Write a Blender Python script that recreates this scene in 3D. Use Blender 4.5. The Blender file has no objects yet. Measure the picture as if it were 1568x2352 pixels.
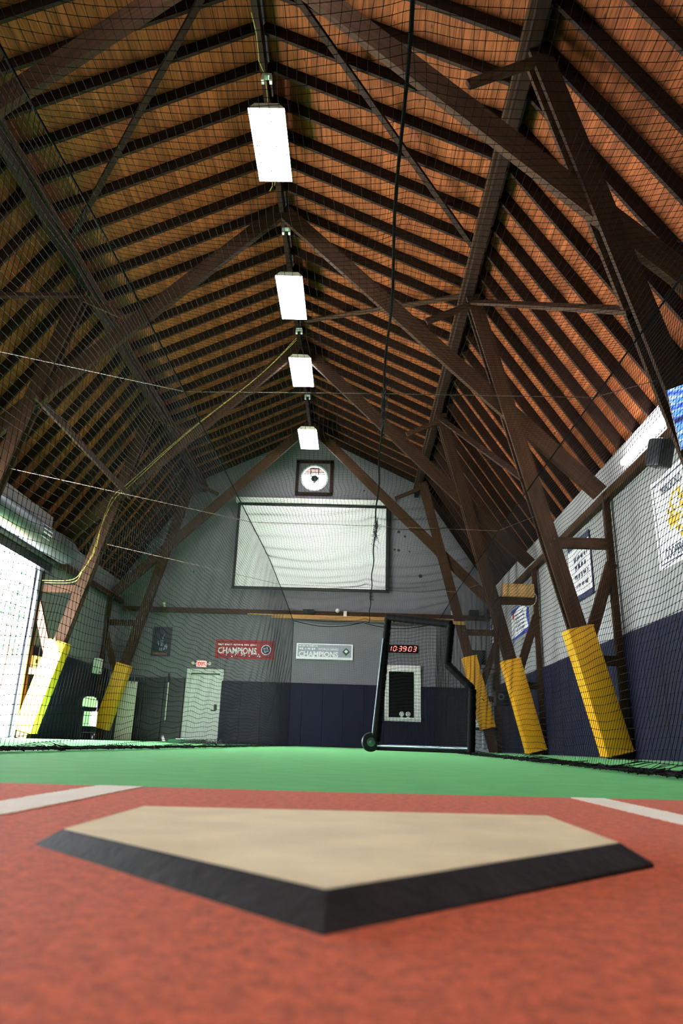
import bpy, bmesh, math, random
import numpy as np
from mathutils import Vector, Matrix

random.seed(7)
rng = np.random.default_rng(7)
scene = bpy.context.scene
col = scene.collection

# ------------------------------------------------------------------ camera
cam_d = bpy.data.cameras.new('camera')
cam = bpy.data.objects.new('camera', cam_d)
col.objects.link(cam)
cam_d.sensor_fit = 'VERTICAL'
cam_d.sensor_height = 36.0
cam_d.lens = 1620 / 2352 * 36.0
cam_d.clip_start = 0.01
cam_d.clip_end = 300
cr = Vector((0.99943924, 0.01406615, 0.03038651))
cu = Vector((-0.02444769, -0.31355786, 0.94925433))
cw = Vector((-0.02288028, 0.94946491, 0.31303814))
m = Matrix((cr, cu, -cw)).transposed().to_4x4()
m.translation = (0, 0, 0.08)
cam.matrix_world = m
cam_d.dof.use_dof = True
cam_d.dof.focus_distance = 8.0
cam_d.dof.aperture_fstop = 8.0
scene.camera = cam

# ------------------------------------------------------------------ world / exposure
world = bpy.data.worlds.new('daylight')
scene.world = world
world.use_nodes = True
bg = world.node_tree.nodes['Background']
bg.inputs[0].default_value = (0.86, 0.95, 1.0, 1)
bg.inputs[1].default_value = 12.0
sun_d = bpy.data.lights.new('sun', 'SUN')
sun_d.energy = 78.0
sun_d.angle = math.radians(0.6)
sun_d.color = (1.0, 0.94, 1.0)
sun = bpy.data.objects.new('sun', sun_d)
col.objects.link(sun)
sun.location = (-30, -20, 20)
sun.rotation_euler = Vector((0.25, 0.96, -0.46)).to_track_quat('-Z', 'Y').to_euler()
scene.view_settings.view_transform = 'Standard'
scene.view_settings.look = 'None'
scene.view_settings.gamma = 1.0
scene.view_settings.use_curve_mapping = False
scene.view_settings.exposure = 1.13
LAMP = 24.0          # ridge light diffusers
STRIP = 60.0         # wall strip light

# ------------------------------------------------------------------ materials
def srgb(r, g, b):
    f = lambda c: (c / 255 / 12.92) if c / 255 <= 0.04045 else ((c / 255 + 0.055) / 1.055) ** 2.4
    return (f(r), f(g), f(b), 1)

MATS = {}
def new_mat(name):
    mt = bpy.data.materials.new(name)
    mt.use_nodes = True
    MATS[name] = mt
    nt = mt.node_tree
    return mt, nt, nt.nodes['Principled BSDF']

def plain(name, c, rough=0.6, metal=0.0, var=0.12, scale=6.0, bump=0.0, bscale=60.0, spec=0.4):
    mt, nt, b = new_mat(name)
    tc = nt.nodes.new('ShaderNodeTexCoord')
    n = nt.nodes.new('ShaderNodeTexNoise')
    n.inputs['Scale'].default_value = scale
    n.inputs['Detail'].default_value = 4
    nt.links.new(tc.outputs['Object'], n.inputs['Vector'])
    r = nt.nodes.new('ShaderNodeValToRGB')
    r.color_ramp.elements[0].position = 0.3
    r.color_ramp.elements[1].position = 0.7
    r.color_ramp.elements[0].color = tuple(v * (1 - var) for v in c[:3]) + (1,)
    r.color_ramp.elements[1].color = tuple(min(1, v * (1 + var)) for v in c[:3]) + (1,)
    nt.links.new(n.outputs['Fac'], r.inputs['Fac'])
    nt.links.new(r.outputs['Color'], b.inputs['Base Color'])
    b.inputs['Roughness'].default_value = rough
    b.inputs['Metallic'].default_value = metal
    b.inputs['Specular IOR Level'].default_value = spec
    if bump:
        n2 = nt.nodes.new('ShaderNodeTexNoise')
        n2.inputs['Scale'].default_value = bscale
        n2.inputs['Detail'].default_value = 5
        nt.links.new(tc.outputs['Object'], n2.inputs['Vector'])
        bp = nt.nodes.new('ShaderNodeBump')
        bp.inputs['Strength'].default_value = bump
        bp.inputs['Distance'].default_value = 0.01
        nt.links.new(n2.outputs['Fac'], bp.inputs['Height'])
        nt.links.new(bp.outputs['Normal'], b.inputs['Normal'])
    return mt

def wood(name, dark, light, objvar=0.35, rough=0.7, knots=0.0, gx=0.7, gy=14.0):
    """grain runs along the local X axis of each piece"""
    mt, nt, b = new_mat(name)
    L = nt.links
    tc = nt.nodes.new('ShaderNodeTexCoord')
    oi = nt.nodes.new('ShaderNodeObjectInfo')
    mul = nt.nodes.new('ShaderNodeVectorMath'); mul.operation = 'SCALE'
    mul.inputs[0].default_value = (37.0, 11.0, 5.0)
    L.new(oi.outputs['Random'], mul.inputs['Scale'])
    add = nt.nodes.new('ShaderNodeVectorMath'); add.operation = 'ADD'
    L.new(tc.outputs['Object'], add.inputs[0]); L.new(mul.outputs[0], add.inputs[1])
    mp = nt.nodes.new('ShaderNodeMapping')
    mp.inputs['Scale'].default_value = (gx, gy, gy)
    L.new(add.outputs[0], mp.inputs['Vector'])
    n = nt.nodes.new('ShaderNodeTexNoise')
    n.inputs['Scale'].default_value = 2.5; n.inputs['Detail'].default_value = 6
    n.inputs['Roughness'].default_value = 0.65
    L.new(mp.outputs[0], n.inputs['Vector'])
    r = nt.nodes.new('ShaderNodeValToRGB')
    r.color_ramp.elements[0].position = 0.3; r.color_ramp.elements[1].position = 0.7
    r.color_ramp.elements[0].color = dark; r.color_ramp.elements[1].color = light
    L.new(n.outputs['Fac'], r.inputs['Fac'])
    out = r.outputs['Color']
    if knots:
        mp2 = nt.nodes.new('ShaderNodeMapping'); mp2.inputs['Scale'].default_value = (3.0, 7.0, 7.0)
        L.new(add.outputs[0], mp2.inputs['Vector'])
        v = nt.nodes.new('ShaderNodeTexVoronoi'); v.inputs['Scale'].default_value = 1.0
        L.new(mp2.outputs[0], v.inputs['Vector'])
        kr = nt.nodes.new('ShaderNodeValToRGB')
        kr.color_ramp.elements[0].position = 0.05; kr.color_ramp.elements[1].position = 0.13
        kr.color_ramp.elements[0].color = (knots, knots, knots, 1); kr.color_ramp.elements[1].color = (0, 0, 0, 1)
        L.new(v.outputs['Distance'], kr.inputs['Fac'])
        mx = nt.nodes.new('ShaderNodeMix'); mx.data_type = 'RGBA'
        L.new(kr.outputs['Color'], mx.inputs['Factor'])
        L.new(out, mx.inputs['A'])
        mx.inputs['B'].default_value = tuple(c * 0.25 for c in dark[:3]) + (1,)
        out = mx.outputs['Result']
    hsv = nt.nodes.new('ShaderNodeHueSaturation')
    mr = nt.nodes.new('ShaderNodeMapRange')
    mr.inputs['To Min'].default_value = 1 - objvar; mr.inputs['To Max'].default_value = 1 + objvar
    L.new(oi.outputs['Random'], mr.inputs['Value'])
    L.new(mr.outputs[0], hsv.inputs['Value'])
    L.new(out, hsv.inputs['Color'])
    L.new(hsv.outputs['Color'], b.inputs['Base Color'])
    b.inputs['Roughness'].default_value = rough
    b.inputs['Specular IOR Level'].default_value = 0.12
    bp = nt.nodes.new('ShaderNodeBump'); bp.inputs['Strength'].default_value = 0.25; bp.inputs['Distance'].default_value = 0.004
    L.new(n.outputs['Fac'], bp.inputs['Height']); L.new(bp.outputs['Normal'], b.inputs['Normal'])
    return mt

def emit(name, c, s):
    mt, nt, b = new_mat(name)
    b.inputs['Base Color'].default_value = (0.8, 0.8, 0.8, 1)
    b.inputs['Emission Color'].default_value = c
    b.inputs['Emission Strength'].default_value = s
    return mt

def turf(name, c, rough=0.85, blot=0.14, sheen=0.25, scale=230.0, big=9):
    mt, nt, b = new_mat(name)
    L = nt.links
    tc = nt.nodes.new('ShaderNodeTexCoord')
    n = nt.nodes.new('ShaderNodeTexNoise'); n.inputs['Scale'].default_value = scale; n.inputs['Detail'].default_value = 3
    n2 = nt.nodes.new('ShaderNodeTexNoise'); n2.inputs['Scale'].default_value = big; n2.inputs['Detail'].default_value = 6
    L.new(tc.outputs['Object'], n.inputs['Vector']); L.new(tc.outputs['Object'], n2.inputs['Vector'])
    mth = nt.nodes.new('ShaderNodeMath'); mth.operation = 'MULTIPLY_ADD'
    mth.inputs[1].default_value = 0.5
    L.new(n.outputs['Fac'], mth.inputs[0])
    m2 = nt.nodes.new('ShaderNodeMath'); m2.operation = 'MULTIPLY'; m2.inputs[1].default_value = 0.5
    L.new(n2.outputs['Fac'], m2.inputs[0]); L.new(m2.outputs[0], mth.inputs[2])
    r = nt.nodes.new('ShaderNodeValToRGB')
    r.color_ramp.elements[0].position = 0.33; r.color_ramp.elements[1].position = 0.67
    r.color_ramp.elements[0].color = tuple(v * (1 - 2.4 * blot) for v in c[:3]) + (1,)
    r.color_ramp.elements[1].color = tuple(min(1, v * (1 + 2.0 * blot)) for v in c[:3]) + (1,)
    L.new(mth.outputs[0], r.inputs['Fac']); L.new(r.outputs['Color'], b.inputs['Base Color'])
    b.inputs['Roughness'].default_value = rough
    b.inputs['Specular IOR Level'].default_value = 0.25
    b.inputs['Sheen Weight'].default_value = sheen
    b.inputs['Sheen Roughness'].default_value = 0.5
    bp = nt.nodes.new('ShaderNodeBump'); bp.inputs['Strength'].default_value = 0.3; bp.inputs['Distance'].default_value = 0.004
    L.new(n.outputs['Fac'], bp.inputs['Height']); L.new(bp.outputs['Normal'], b.inputs['Normal'])
    return mt

plank_m = wood('roof_plank_wood', srgb(94, 49, 26), srgb(154, 85, 46), 0.22, knots=0.8, gx=0.5)
rafter_m = wood('rafter_wood', srgb(30, 19, 15), srgb(52, 32, 23), 0.25)
timber_m = wood('truss_timber', srgb(43, 28, 19), srgb(70, 46, 30), 0.2)
pine_m = wood('pale_pine', srgb(170, 120, 70), srgb(205, 155, 100), 0.12)
box_m = wood('box_wood', srgb(175, 130, 80), srgb(215, 170, 115), 0.05)
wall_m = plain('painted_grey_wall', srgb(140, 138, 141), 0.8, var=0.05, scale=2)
wallshade_m = plain('shaded_grey_wall', srgb(108, 107, 113), 0.8, var=0.05, scale=2)  # wall grey with the dimmer light of gable and left wall painted in
navy_m = plain('navy_vinyl', srgb(18, 20, 43), 0.6, var=0.12, scale=1.5, bump=0.05, bscale=20, spec=0.2)
black_m = plain('black_vinyl', srgb(20, 21, 25), 0.45, var=0.15)
blackpad_m = plain('black_foam_wrap', srgb(10, 10, 11), 0.7, var=0.2, bump=0.2, bscale=25, spec=0.05)
yellow_m = plain('yellow_vinyl', srgb(228, 160, 18), 0.5, var=0.06, scale=3, bump=0.06, bscale=12)
cord_m = plain('black_nylon_cord', srgb(13, 13, 14), 0.7, var=0.1, spec=0.12)
rope_m = plain('black_rope', srgb(11, 11, 12), 0.8, var=0.2, scale=80, spec=0.08)
chain_m = plain('pale_steel_cable', srgb(120, 104, 94), 0.4, 0.5, var=0.4, scale=90)
ycord_m = plain('yellow_cable_jacket', srgb(150, 132, 62), 0.5, var=0.1)
steel_m = plain('galvanised_steel', srgb(118, 126, 134), 0.42, 0.9, var=0.15, scale=3)
darksteel_m = plain('dark_steel', srgb(46, 48, 52), 0.4, 0.6, var=0.1)
white_m = plain('white_paint', srgb(214, 216, 212), 0.5, var=0.03)
cream_m = plain('cream_plastic', srgb(226, 218, 205), 0.5, var=0.04)
screen_m = plain('projector_cloth', srgb(222, 222, 224), 0.9, var=0.02)
paper_m = plain('white_print', srgb(226, 226, 230), 0.6, var=0.03)
ink_m = plain('navy_ink', srgb(40, 42, 72), 0.6, var=0.05)
blueink_m = plain('blue_print', srgb(46, 62, 160), 0.6, var=0.05)
red_m = plain('red_banner', srgb(172, 34, 40), 0.6, var=0.12, scale=12)
redink_m = plain('red_ink', srgb(190, 50, 50), 0.6, var=0.05)
gold_m = plain('gold_print', srgb(214, 172, 60), 0.6, var=0.2, scale=25)
greenink_m = plain('green_ink', srgb(36, 78, 58), 0.6, var=0.05)
orangeink_m = plain('orange_ink', srgb(160, 100, 70), 0.6, var=0.3, scale=40)
posterdark_m = plain('night_print', srgb(30, 30, 48), 0.5, var=0.7, scale=9)
paleblue_m = plain('pale_blue_print', srgb(150, 155, 190), 0.6, var=0.3, scale=20)
greymetal_m = plain('grey_cabinet', srgb(150, 152, 165), 0.5, var=0.04)
glassblack_m = plain('black_glass', srgb(14, 14, 15), 0.12, var=0.1)
plate_m = plain('worn_white_rubber', srgb(243, 224, 182), 0.6, var=0.11, scale=14, bump=0.05, bscale=90)
rubber_m = plain('black_rubber', srgb(42, 36, 35), 0.6, var=0.5, scale=38, bump=0.15, bscale=140, spec=0.2)
green_m = turf('green_turf', srgb(90, 186, 102), 0.85, 0.07, 0.05)
redturf_m = turf('red_turf', srgb(214, 98, 60), 0.9, 0.2, 0.1, 260, 90)
line_m = turf('white_turf', srgb(252, 243, 228), 0.9, 0.03, 0.0, 300)
ground_m = plain('concrete_apron', srgb(228, 226, 220), 0.9, var=0.06)
leaf_m = plain('leaf', srgb(36, 72, 40), 0.6, var=0.3, scale=3)
bark_m = plain('bark', srgb(90, 70, 55), 0.9, var=0.3, scale=8)
roofskin_m = plain('roof_shingle', srgb(70, 66, 62), 0.9, var=0.2, scale=8)
matgreen_m = plain('green_rubber_mat', srgb(34, 92, 52), 0.8, var=0.2, scale=20)
yball_m = plain('yellow_ball', srgb(200, 210, 60), 0.7, var=0.1)
lamp_m = emit('lamp_diffuser', (1.0, 0.955, 0.95, 1), LAMP)
strip_m = emit('strip_diffuser', (1.0, 0.96, 0.95, 1), STRIP)
led_m = emit('red_led', (1.0, 0.03, 0.03, 1), 1.6)
exit_m = emit('exit_red', (1.0, 0.12, 0.12, 1), 0.9)

def glass_mat():
    mt, nt, b = new_mat('clear_pane')
    out = nt.nodes['Material Output']
    t = nt.nodes.new('ShaderNodeBsdfTransparent'); g = nt.nodes.new('ShaderNodeBsdfGlossy')
    g.inputs['Roughness'].default_value = 0.02
    mx = nt.nodes.new('ShaderNodeMixShader'); mx.inputs[0].default_value = 0.06
    nt.links.new(t.outputs[0], mx.inputs[1]); nt.links.new(g.outputs[0], mx.inputs[2])
    nt.links.new(mx.outputs[0], out.inputs[0])
    return mt
glass_m = glass_mat()

def tv_mat():
    mt, nt, b = new_mat('tv_picture')
    tc = nt.nodes.new('ShaderNodeTexCoord')
    mp = nt.nodes.new('ShaderNodeMapping'); mp.inputs['Scale'].default_value = (1.2, 1.2, 7)
    n = nt.nodes.new('ShaderNodeTexNoise'); n.inputs['Scale'].default_value = 2.2; n.inputs['Detail'].default_value = 3
    r = nt.nodes.new('ShaderNodeValToRGB'); cr_ = r.color_ramp; cr_.interpolation = 'CONSTANT'
    cr_.elements[0].position = 0.0; cr_.elements[0].color = (0.02, 0.03, 0.1, 1)
    cr_.elements[1].position = 0.36; cr_.elements[1].color = (0.06, 0.11, 0.75, 1)
    for p, c in ((0.45, (0.12, 0.3, 0.95, 1)), (0.53, (0.45, 0.55, 0.95, 1)), (0.6, (0.1, 0.3, 0.9, 1))):
        e = cr_.elements.new(p); e.color = c
    nt.links.new(tc.outputs['Object'], mp.inputs[0]); nt.links.new(mp.outputs[0], n.inputs['Vector'])
    nt.links.new(n.outputs['Fac'], r.inputs[0]); nt.links.new(r.outputs[0], b.inputs['Emission Color'])
    b.inputs['Base Color'].default_value = (0.02, 0.02, 0.03, 1)
    b.inputs['Emission Strength'].default_value = 0.9
    b.inputs['Roughness'].default_value = 0.2
    return mt
tv_m = tv_mat()

# ------------------------------------------------------------------ mesh helpers
def tag(o, label=None, cat=None, group=None, kind=None):
    if label: o['label'] = label
    if cat: o['category'] = cat
    if group: o['group'] = group
    if kind: o['kind'] = kind
    return o

def thing(name, loc, label, cat, group=None, kind=None):
    o = bpy.data.objects.new(name, None)
    o.empty_display_size = 0.1
    o.location = loc
    col.objects.link(o)
    return tag(o, label, cat, group, kind)

def link(name, me, mat, parent=None):
    o = bpy.data.objects.new(name, me)
    if mat is not None and len(me.materials) == 0:
        me.materials.append(mat)
    col.objects.link(o)
    if parent is not None:
        o.parent = parent
        off = Vector((0, 0, 0)); p = parent
        while p is not None:
            off += p.location; p = p.parent
        o.location = -off           # meshes are written in world coordinates
    return o

class MB:
    def __init__(s): s.v = []; s.f = []
    def add(s, vs, fs):
        k = len(s.v); s.v += [tuple(p) for p in vs]; s.f += [tuple(i + k for i in f) for f in fs]; return s
    def box(s, x0, x1, y0, y1, z0, z1):
        return s.add([(x0,y0,z0),(x1,y0,z0),(x1,y1,z0),(x0,y1,z0),(x0,y0,z1),(x1,y0,z1),(x1,y1,z1),(x0,y1,z1)],
                     [(0,3,2,1),(4,5,6,7),(0,1,5,4),(1,2,6,5),(2,3,7,6),(3,0,4,7)])
    def rbox(s, M, sx, sy, sz, b):
        """box with chamfered edges: size sx,sy,sz, chamfer b, placed by matrix M"""
        bm = bmesh.new(); bmesh.ops.create_cube(bm, size=1.0)
        for v in bm.verts: v.co = Vector((v.co.x*sx, v.co.y*sy, v.co.z*sz))
        bmesh.ops.bevel(bm, geom=bm.edges[:], offset=b, segments=2, profile=0.6, affect='EDGES')
        bm.verts.index_update()
        s.add([M @ v.co for v in bm.verts], [[v.index for v in f.verts] for f in bm.faces]); bm.free(); return s
    def tube(s, pts, r, n=8, cap=True):
        pts = [Vector(p) for p in pts]; k = len(s.v)
        for i, p in enumerate(pts):
            t = (pts[min(i+1, len(pts)-1)] - pts[max(i-1, 0)]).normalized()
            a = Vector((0,0,1)) if abs(t.z) < 0.9 else Vector((1,0,0))
            e1 = t.cross(a).normalized(); e2 = t.cross(e1)
            rr = r[i] if isinstance(r, (list, tuple)) else r
            for j in range(n):
                g = 2*math.pi*j/n
                s.v.append(tuple(p + e1*math.cos(g)*rr + e2*math.sin(g)*rr))
        for i in range(len(pts)-1):
            for j in range(n):
                a = k+i*n+j; b = k+i*n+(j+1) % n
                s.f.append((a, b, b+n, a+n))
        if cap:
            s.f.append(tuple(k+j for j in reversed(range(n)))); e = k+(len(pts)-1)*n
            s.f.append(tuple(e+j for j in range(n)))
        return s
    def prism(s, poly, d):
        """closed polygon (3D points) extruded by vector d"""
        n = len(poly); d = Vector(d); P = [Vector(p) for p in poly]
        return s.add(P + [p + d for p in P],
                     [tuple(reversed(range(n))), tuple(range(n, 2*n))] + [(i, (i+1) % n, (i+1) % n+n, i+n) for i in range(n)])
    def lathe(s, prof, origin, axis, n=20):
        """profile [(radius, along)] turned about axis"""
        o = Vector(origin); t = Vector(axis).normalized()
        a = Vector((0,0,1)) if abs(t.z) < 0.9 else Vector((1,0,0))
        e1 = t.cross(a).normalized(); e2 = t.cross(e1); k = len(s.v)
        for r, h in prof:
            for j in range(n):
                g = 2*math.pi*j/n
                s.v.append(tuple(o + t*h + e1*math.cos(g)*r + e2*math.sin(g)*r))
        for i in range(len(prof)-1):
            for j in range(n):
                q = k+i*n+j; b = k+i*n+(j+1) % n
                s.f.append((q, b, b+n, q+n))
        s.f.append(tuple(k+j for j in reversed(range(n)))); e = k+(len(prof)-1)*n
        s.f.append(tuple(e+j for j in range(n)))
        return s
    def ball(s, c, r, n=12, m=8):
        return s.lathe([(max(1e-4, r*math.sin(math.pi*i/m)), -r*math.cos(math.pi*i/m)) for i in range(m+1)], c, (0,0,1), n)
    def build(s, name, mat, parent=None, smooth=False, split=True):
        me = bpy.data.meshes.new(name)
        me.from_pydata(s.v, [], s.f); me.update()
        bm = bmesh.new(); bm.from_mesh(me); bmesh.ops.recalc_face_normals(bm, faces=bm.faces[:]); bm.to_mesh(me); bm.free()
        if smooth:
            me.polygons.foreach_set('use_smooth', [True]*len(me.polygons))
            try: me.set_sharp_from_angle(angle=math.radians(40))
            except Exception: pass
        isl = islands(len(s.v), s.f)
        if len(isl) < 2 or not split:
            return link(name, me, mat, parent)
        first = None
        sm = [p.use_smooth for p in me.polygons]; fc = [tuple(p.vertices) for p in me.polygons]; vc = [tuple(v.co) for v in me.vertices]
        for fi in isl:
            ids = sorted({v for i in fi for v in fc[i]}); mp = {v: k for k, v in enumerate(ids)}
            m2 = bpy.data.meshes.new(name); m2.from_pydata([vc[v] for v in ids], [], [[mp[v] for v in fc[i]] for i in fi]); m2.update()
            if smooth: m2.polygons.foreach_set('use_smooth', [True]*len(fi))
            if smooth:
                try: m2.set_sharp_from_angle(angle=math.radians(40))
                except Exception: pass
            o = link(name, m2, mat, parent); first = first or o
        bpy.data.meshes.remove(me)
        return first

def islands(nv, faces):
    par = list(range(nv))
    def find(a):
        while par[a] != a: par[a] = par[par[a]]; a = par[a]
        return a
    for f in faces:
        r0 = find(f[0])
        for v in f[1:]: par[find(v)] = r0
    out = {}
    for i, f in enumerate(faces): out.setdefault(find(f[0]), []).append(i)
    return list(out.values())

_beam_cache = {}
def beam(name, p0, p1, w, h, mat, parent=None, side=(0,1,0)):
    """timber from p0 to p1: w across the side axis, h across the other; local X runs along the timber"""
    p0 = Vector(p0); p1 = Vector(p1); L = (p1-p0).length
    key = (round(L, 3), w, h, mat.name)
    me = _beam_cache.get(key)
    if me is None:
        mb = MB().box(-L/2, L/2, -w/2, w/2, -h/2, h/2)
        me = bpy.data.meshes.new(name); me.from_pydata(mb.v, [], mb.f); me.update(); me.materials.append(mat)
        _beam_cache[key] = me
    o = bpy.data.objects.new(name, me); col.objects.link(o)
    x = (p1-p0).normalized(); y = Vector(side); y = (y - x*y.dot(x)).normalized(); z = x.cross(y)
    M = Matrix((x, y, z)).transposed().to_4x4(); M.translation = (p0+p1)/2
    if parent is not None:
        o.parent = parent
        off = Vector((0,0,0)); p = parent
        while p is not None: off += p.location; p = p.parent
        M.translation = M.translation - off
    o.matrix_local = M
    return o

def text_mesh(body, size, spread=0.0, font_w=1.0):
    cu_ = bpy.data.curves.new('lettering', 'FONT'); cu_.body = body; cu_.size = size
    cu_.align_x = 'CENTER'; cu_.align_y = 'CENTER'; cu_.offset = spread; cu_.resolution_u = 2
    to = bpy.data.objects.new('lettering_tmp', cu_)
    me = bpy.data.meshes.new_from_object(to)
    bpy.data.objects.remove(to); bpy.data.curves.remove(cu_)
    return me

def lettering(body, center, right, up, width, height, mat, parent, depth=0.002, spread=0.0, name='lettering'):
    me = text_mesh(body, 1.0, spread)
    co = np.zeros(len(me.vertices)*3); me.vertices.foreach_get('co', co); co = co.reshape(-1, 3)
    lo, hi = co.min(0), co.max(0)
    c = Vector(center); R_ = Vector(right).normalized(); U_ = Vector(up).normalized(); N_ = R_.cross(U_)
    for v in me.vertices:
        a = (v.co.x - (lo[0]+hi[0])/2)/(hi[0]-lo[0])*width; b = (v.co.y - (lo[1]+hi[1])/2)/(hi[1]-lo[1])*height
        v.co = c + R_*a + U_*b + N_*depth
    me.name = name
    return link(name, me, mat, parent)

def word_bars(center, right, up, width, height, mat, parent, seed=1):
    """a line of print too small to read: word-shaped dashes"""
    rd = random.Random(seed); c = Vector(center); R_ = Vector(right).normalized(); U_ = Vector(up).normalized(); N_ = R_.cross(U_)
    mb = MB(); a = -width/2
    while a < width/2-0.01:
        L = min(rd.uniform(0.10, 0.28)*width, width/2-a)
        k = max(2, int(L/(height*0.75)))
        for i in range(k):
            q0 = a+L*i/k; q1 = q0+L/k*0.68; h0 = rd.choice((0.5, 0.5, 0.36)); h1 = rd.choice((0.5, 0.3))
            mb.add([c+R_*q0-U_*height*h1+N_*0.002, c+R_*q1-U_*height*h1+N_*0.002, c+R_*q1+U_*height*h0+N_*0.002, c+R_*q0+U_*height*h0+N_*0.002], [(0,1,2,3)])
        a += L+height*0.6
    o = mb.build('small_print', mat, parent, split=False); o['kind'] = 'stuff'
    return o

# ------------------------------------------------------------------ setting
XC = -1.6; HW = 5.8; XL = XC-HW; XR = XC+HW          # walls at x = -7.4 and 4.2
Y0, Y1 = -3.5, 22.0
EAVE = 4.76; PU, PZ = 3.55, 8.2; RZ = 9.95            # eave height, break of the roof, ridge

fl = MB().box(XL, XR, Y0, Y1, -0.06, -0.003).build('floor', green_m); tag(fl, kind='structure')

# right wall and its pads
w = MB().box(XR, XR+0.03, Y0, Y1, -0.06, EAVE).build('wall_right', wall_m); tag(w, kind='structure')
def pad_panel(parent, x0, x1, y0, y1, z0, z1, mat):
    cx, cy, cz = (x0+x1)/2, (y0+y1)/2, (z0+z1)/2
    return MB().rbox(Matrix.Translation((cx, cy, cz)), x1-x0, y1-y0, z1-z0, 0.012).build('pad_panel', mat, parent)
y = Y1-0.06
while y-0.61 > 0.5:
    pad_panel(w, XR-0.05, XR-0.001, y-0.606, y-0.004, 0.01, 1.83, navy_m); y -= 0.61
g = beam('girt', (XR-0.06, Y0, 4.13), (XR-0.06, Y1-0.1, 4.13), 0.12, 0.14, timber_m, w, side=(1,0,0))

# left wall with the roll-up door opening (y 11.5 .. 15.78, z 0 .. 3.86)
DY0, DY1, DZ = 11.5, 15.8, 3.84
mb = MB().prism([(XL, Y0, -0.06), (XL, 6.6, -0.06), (XL, 6.6, DZ), (XL, 10.8, DZ), (XL, 10.8, -0.06), (XL, DY0, -0.06), (XL, DY0, DZ), (XL, DY1, DZ), (XL, DY1, -0.06), (XL, Y1, -0.06), (XL, Y1, EAVE), (XL, Y0, EAVE)], (-0.03, 0, 0))  # nearer notch is an unseen opening, added to let in more daylight
w = mb.build('wall_left', wallshade_m); tag(w, kind='structure')
y = DY1+0.32
while y+0.61 < Y1:
    pad_panel(w, XL+0.001, XL+0.05, y+0.004, y+0.606, 0.01, 2.02, navy_m); y += 0.61
beam('girt', (XL+0.06, DY1+0.3, 4.13), (XL+0.06, Y1-0.1, 4.13), 0.12, 0.14, timber_m, w, side=(1,0,0))
MB().box(XL+0.28, XL+0.32, 6.5, 15.55, 4.35, 4.9).build('fascia_board', wall_m, w)
MB().box(XL, XL+0.32, 6.5, 15.55, 4.32, 4.35).build('soffit_board', wall_m, w)

# front wall behind the camera
mb = MB().prism([(XL-0.03, Y0, -0.06), (XR+0.03, Y0, -0.06), (XR+0.03, Y0, 4.3), (XR+0.4, Y0, 4.3), (XR+0.4, Y0, 4.55), (XC+PU+0.2, Y0, PZ+0.16), (XC, Y0, RZ+0.24), (XC-PU-0.2, Y0, PZ+0.16), (XL-0.4, Y0, 4.55), (XL-0.4, Y0, 4.3), (XL-0.03, Y0, 4.3)], (0, -0.05, 0))
w = mb.build('wall_front', wall_m); tag(w, kind='structure')

# back (gable) wall with a round window hole
WX, WZ, WR = -1.47, 8.5, 0.44
def gable(name, poly, hole, mat, z_split=None):
    bm = bmesh.new()
    ov = [bm.verts.new((x, Y1, z)) for x, z in poly]
    ed = [bm.edges.new((ov[i], ov[(i+1) % len(ov)])) for i in range(len(ov))]
    hv = [bm.verts.new((hole[0]+hole[2]*math.cos(2*math.pi*i/32), Y1, hole[1]+hole[2]*math.sin(2*math.pi*i/32))) for i in range(32)]
    ed += [bm.edges.new((hv[i], hv[(i+1) % 32])) for i in range(32)]
    bmesh.ops.triangle_fill(bm, use_beauty=True, use_dissolve=False, edges=ed)
    fs = bm.faces[:]
    ex = bmesh.ops.extrude_face_region(bm, geom=fs)
    for v in [g for g in ex['geom'] if isinstance(g, bmesh.types.BMVert)]: v.co.y += 0.08
    bmesh.ops.recalc_face_normals(bm, faces=bm.faces[:])
    me = bpy.data.meshes.new(name); bm.to_mesh(me); bm.free()
    return link(name, me, mat)
wb = gable('wall_back', [(XL-0.03, -0.06), (XR+0.03, -0.06), (XR+0.03, 4.3), (XR+0.4, 4.3), (XR+0.4, 4.55), (XC+PU+0.2, PZ+0.16), (XC, RZ+0.24), (XC-PU-0.2, PZ+0.16), (XL-0.4, 4.55), (XL-0.4, 4.3), (XL-0.03, 4.3)], (WX, WZ, WR), wallshade_m)
tag(wb, kind='structure')
x = -4.01
pads = []
while x+0.62 < XR-0.05:
    pad_panel(wb, x+0.004, x+0.616, Y1-0.055, Y1-0.001, 0.01, 1.82, navy_m); x += 0.62
for x in (-6.98, -6.36, -5.74):
    pad_panel(wb, x+0.004, x+0.616, Y1-0.055, Y1-0.001, 0.01, 1.85, black_m)
tr = beam('trim_1', (-7.3, Y1-0.06, 3.94), (4.1, Y1-0.06, 3.94), 0.12, 0.15, timber_m); tag(tr, kind='structure')
beam('pine_strip', (-3.36, Y1-0.14, 3.865), (3.2, Y1-0.14, 3.865), 0.04, 0.03, pine_m, tr)

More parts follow.
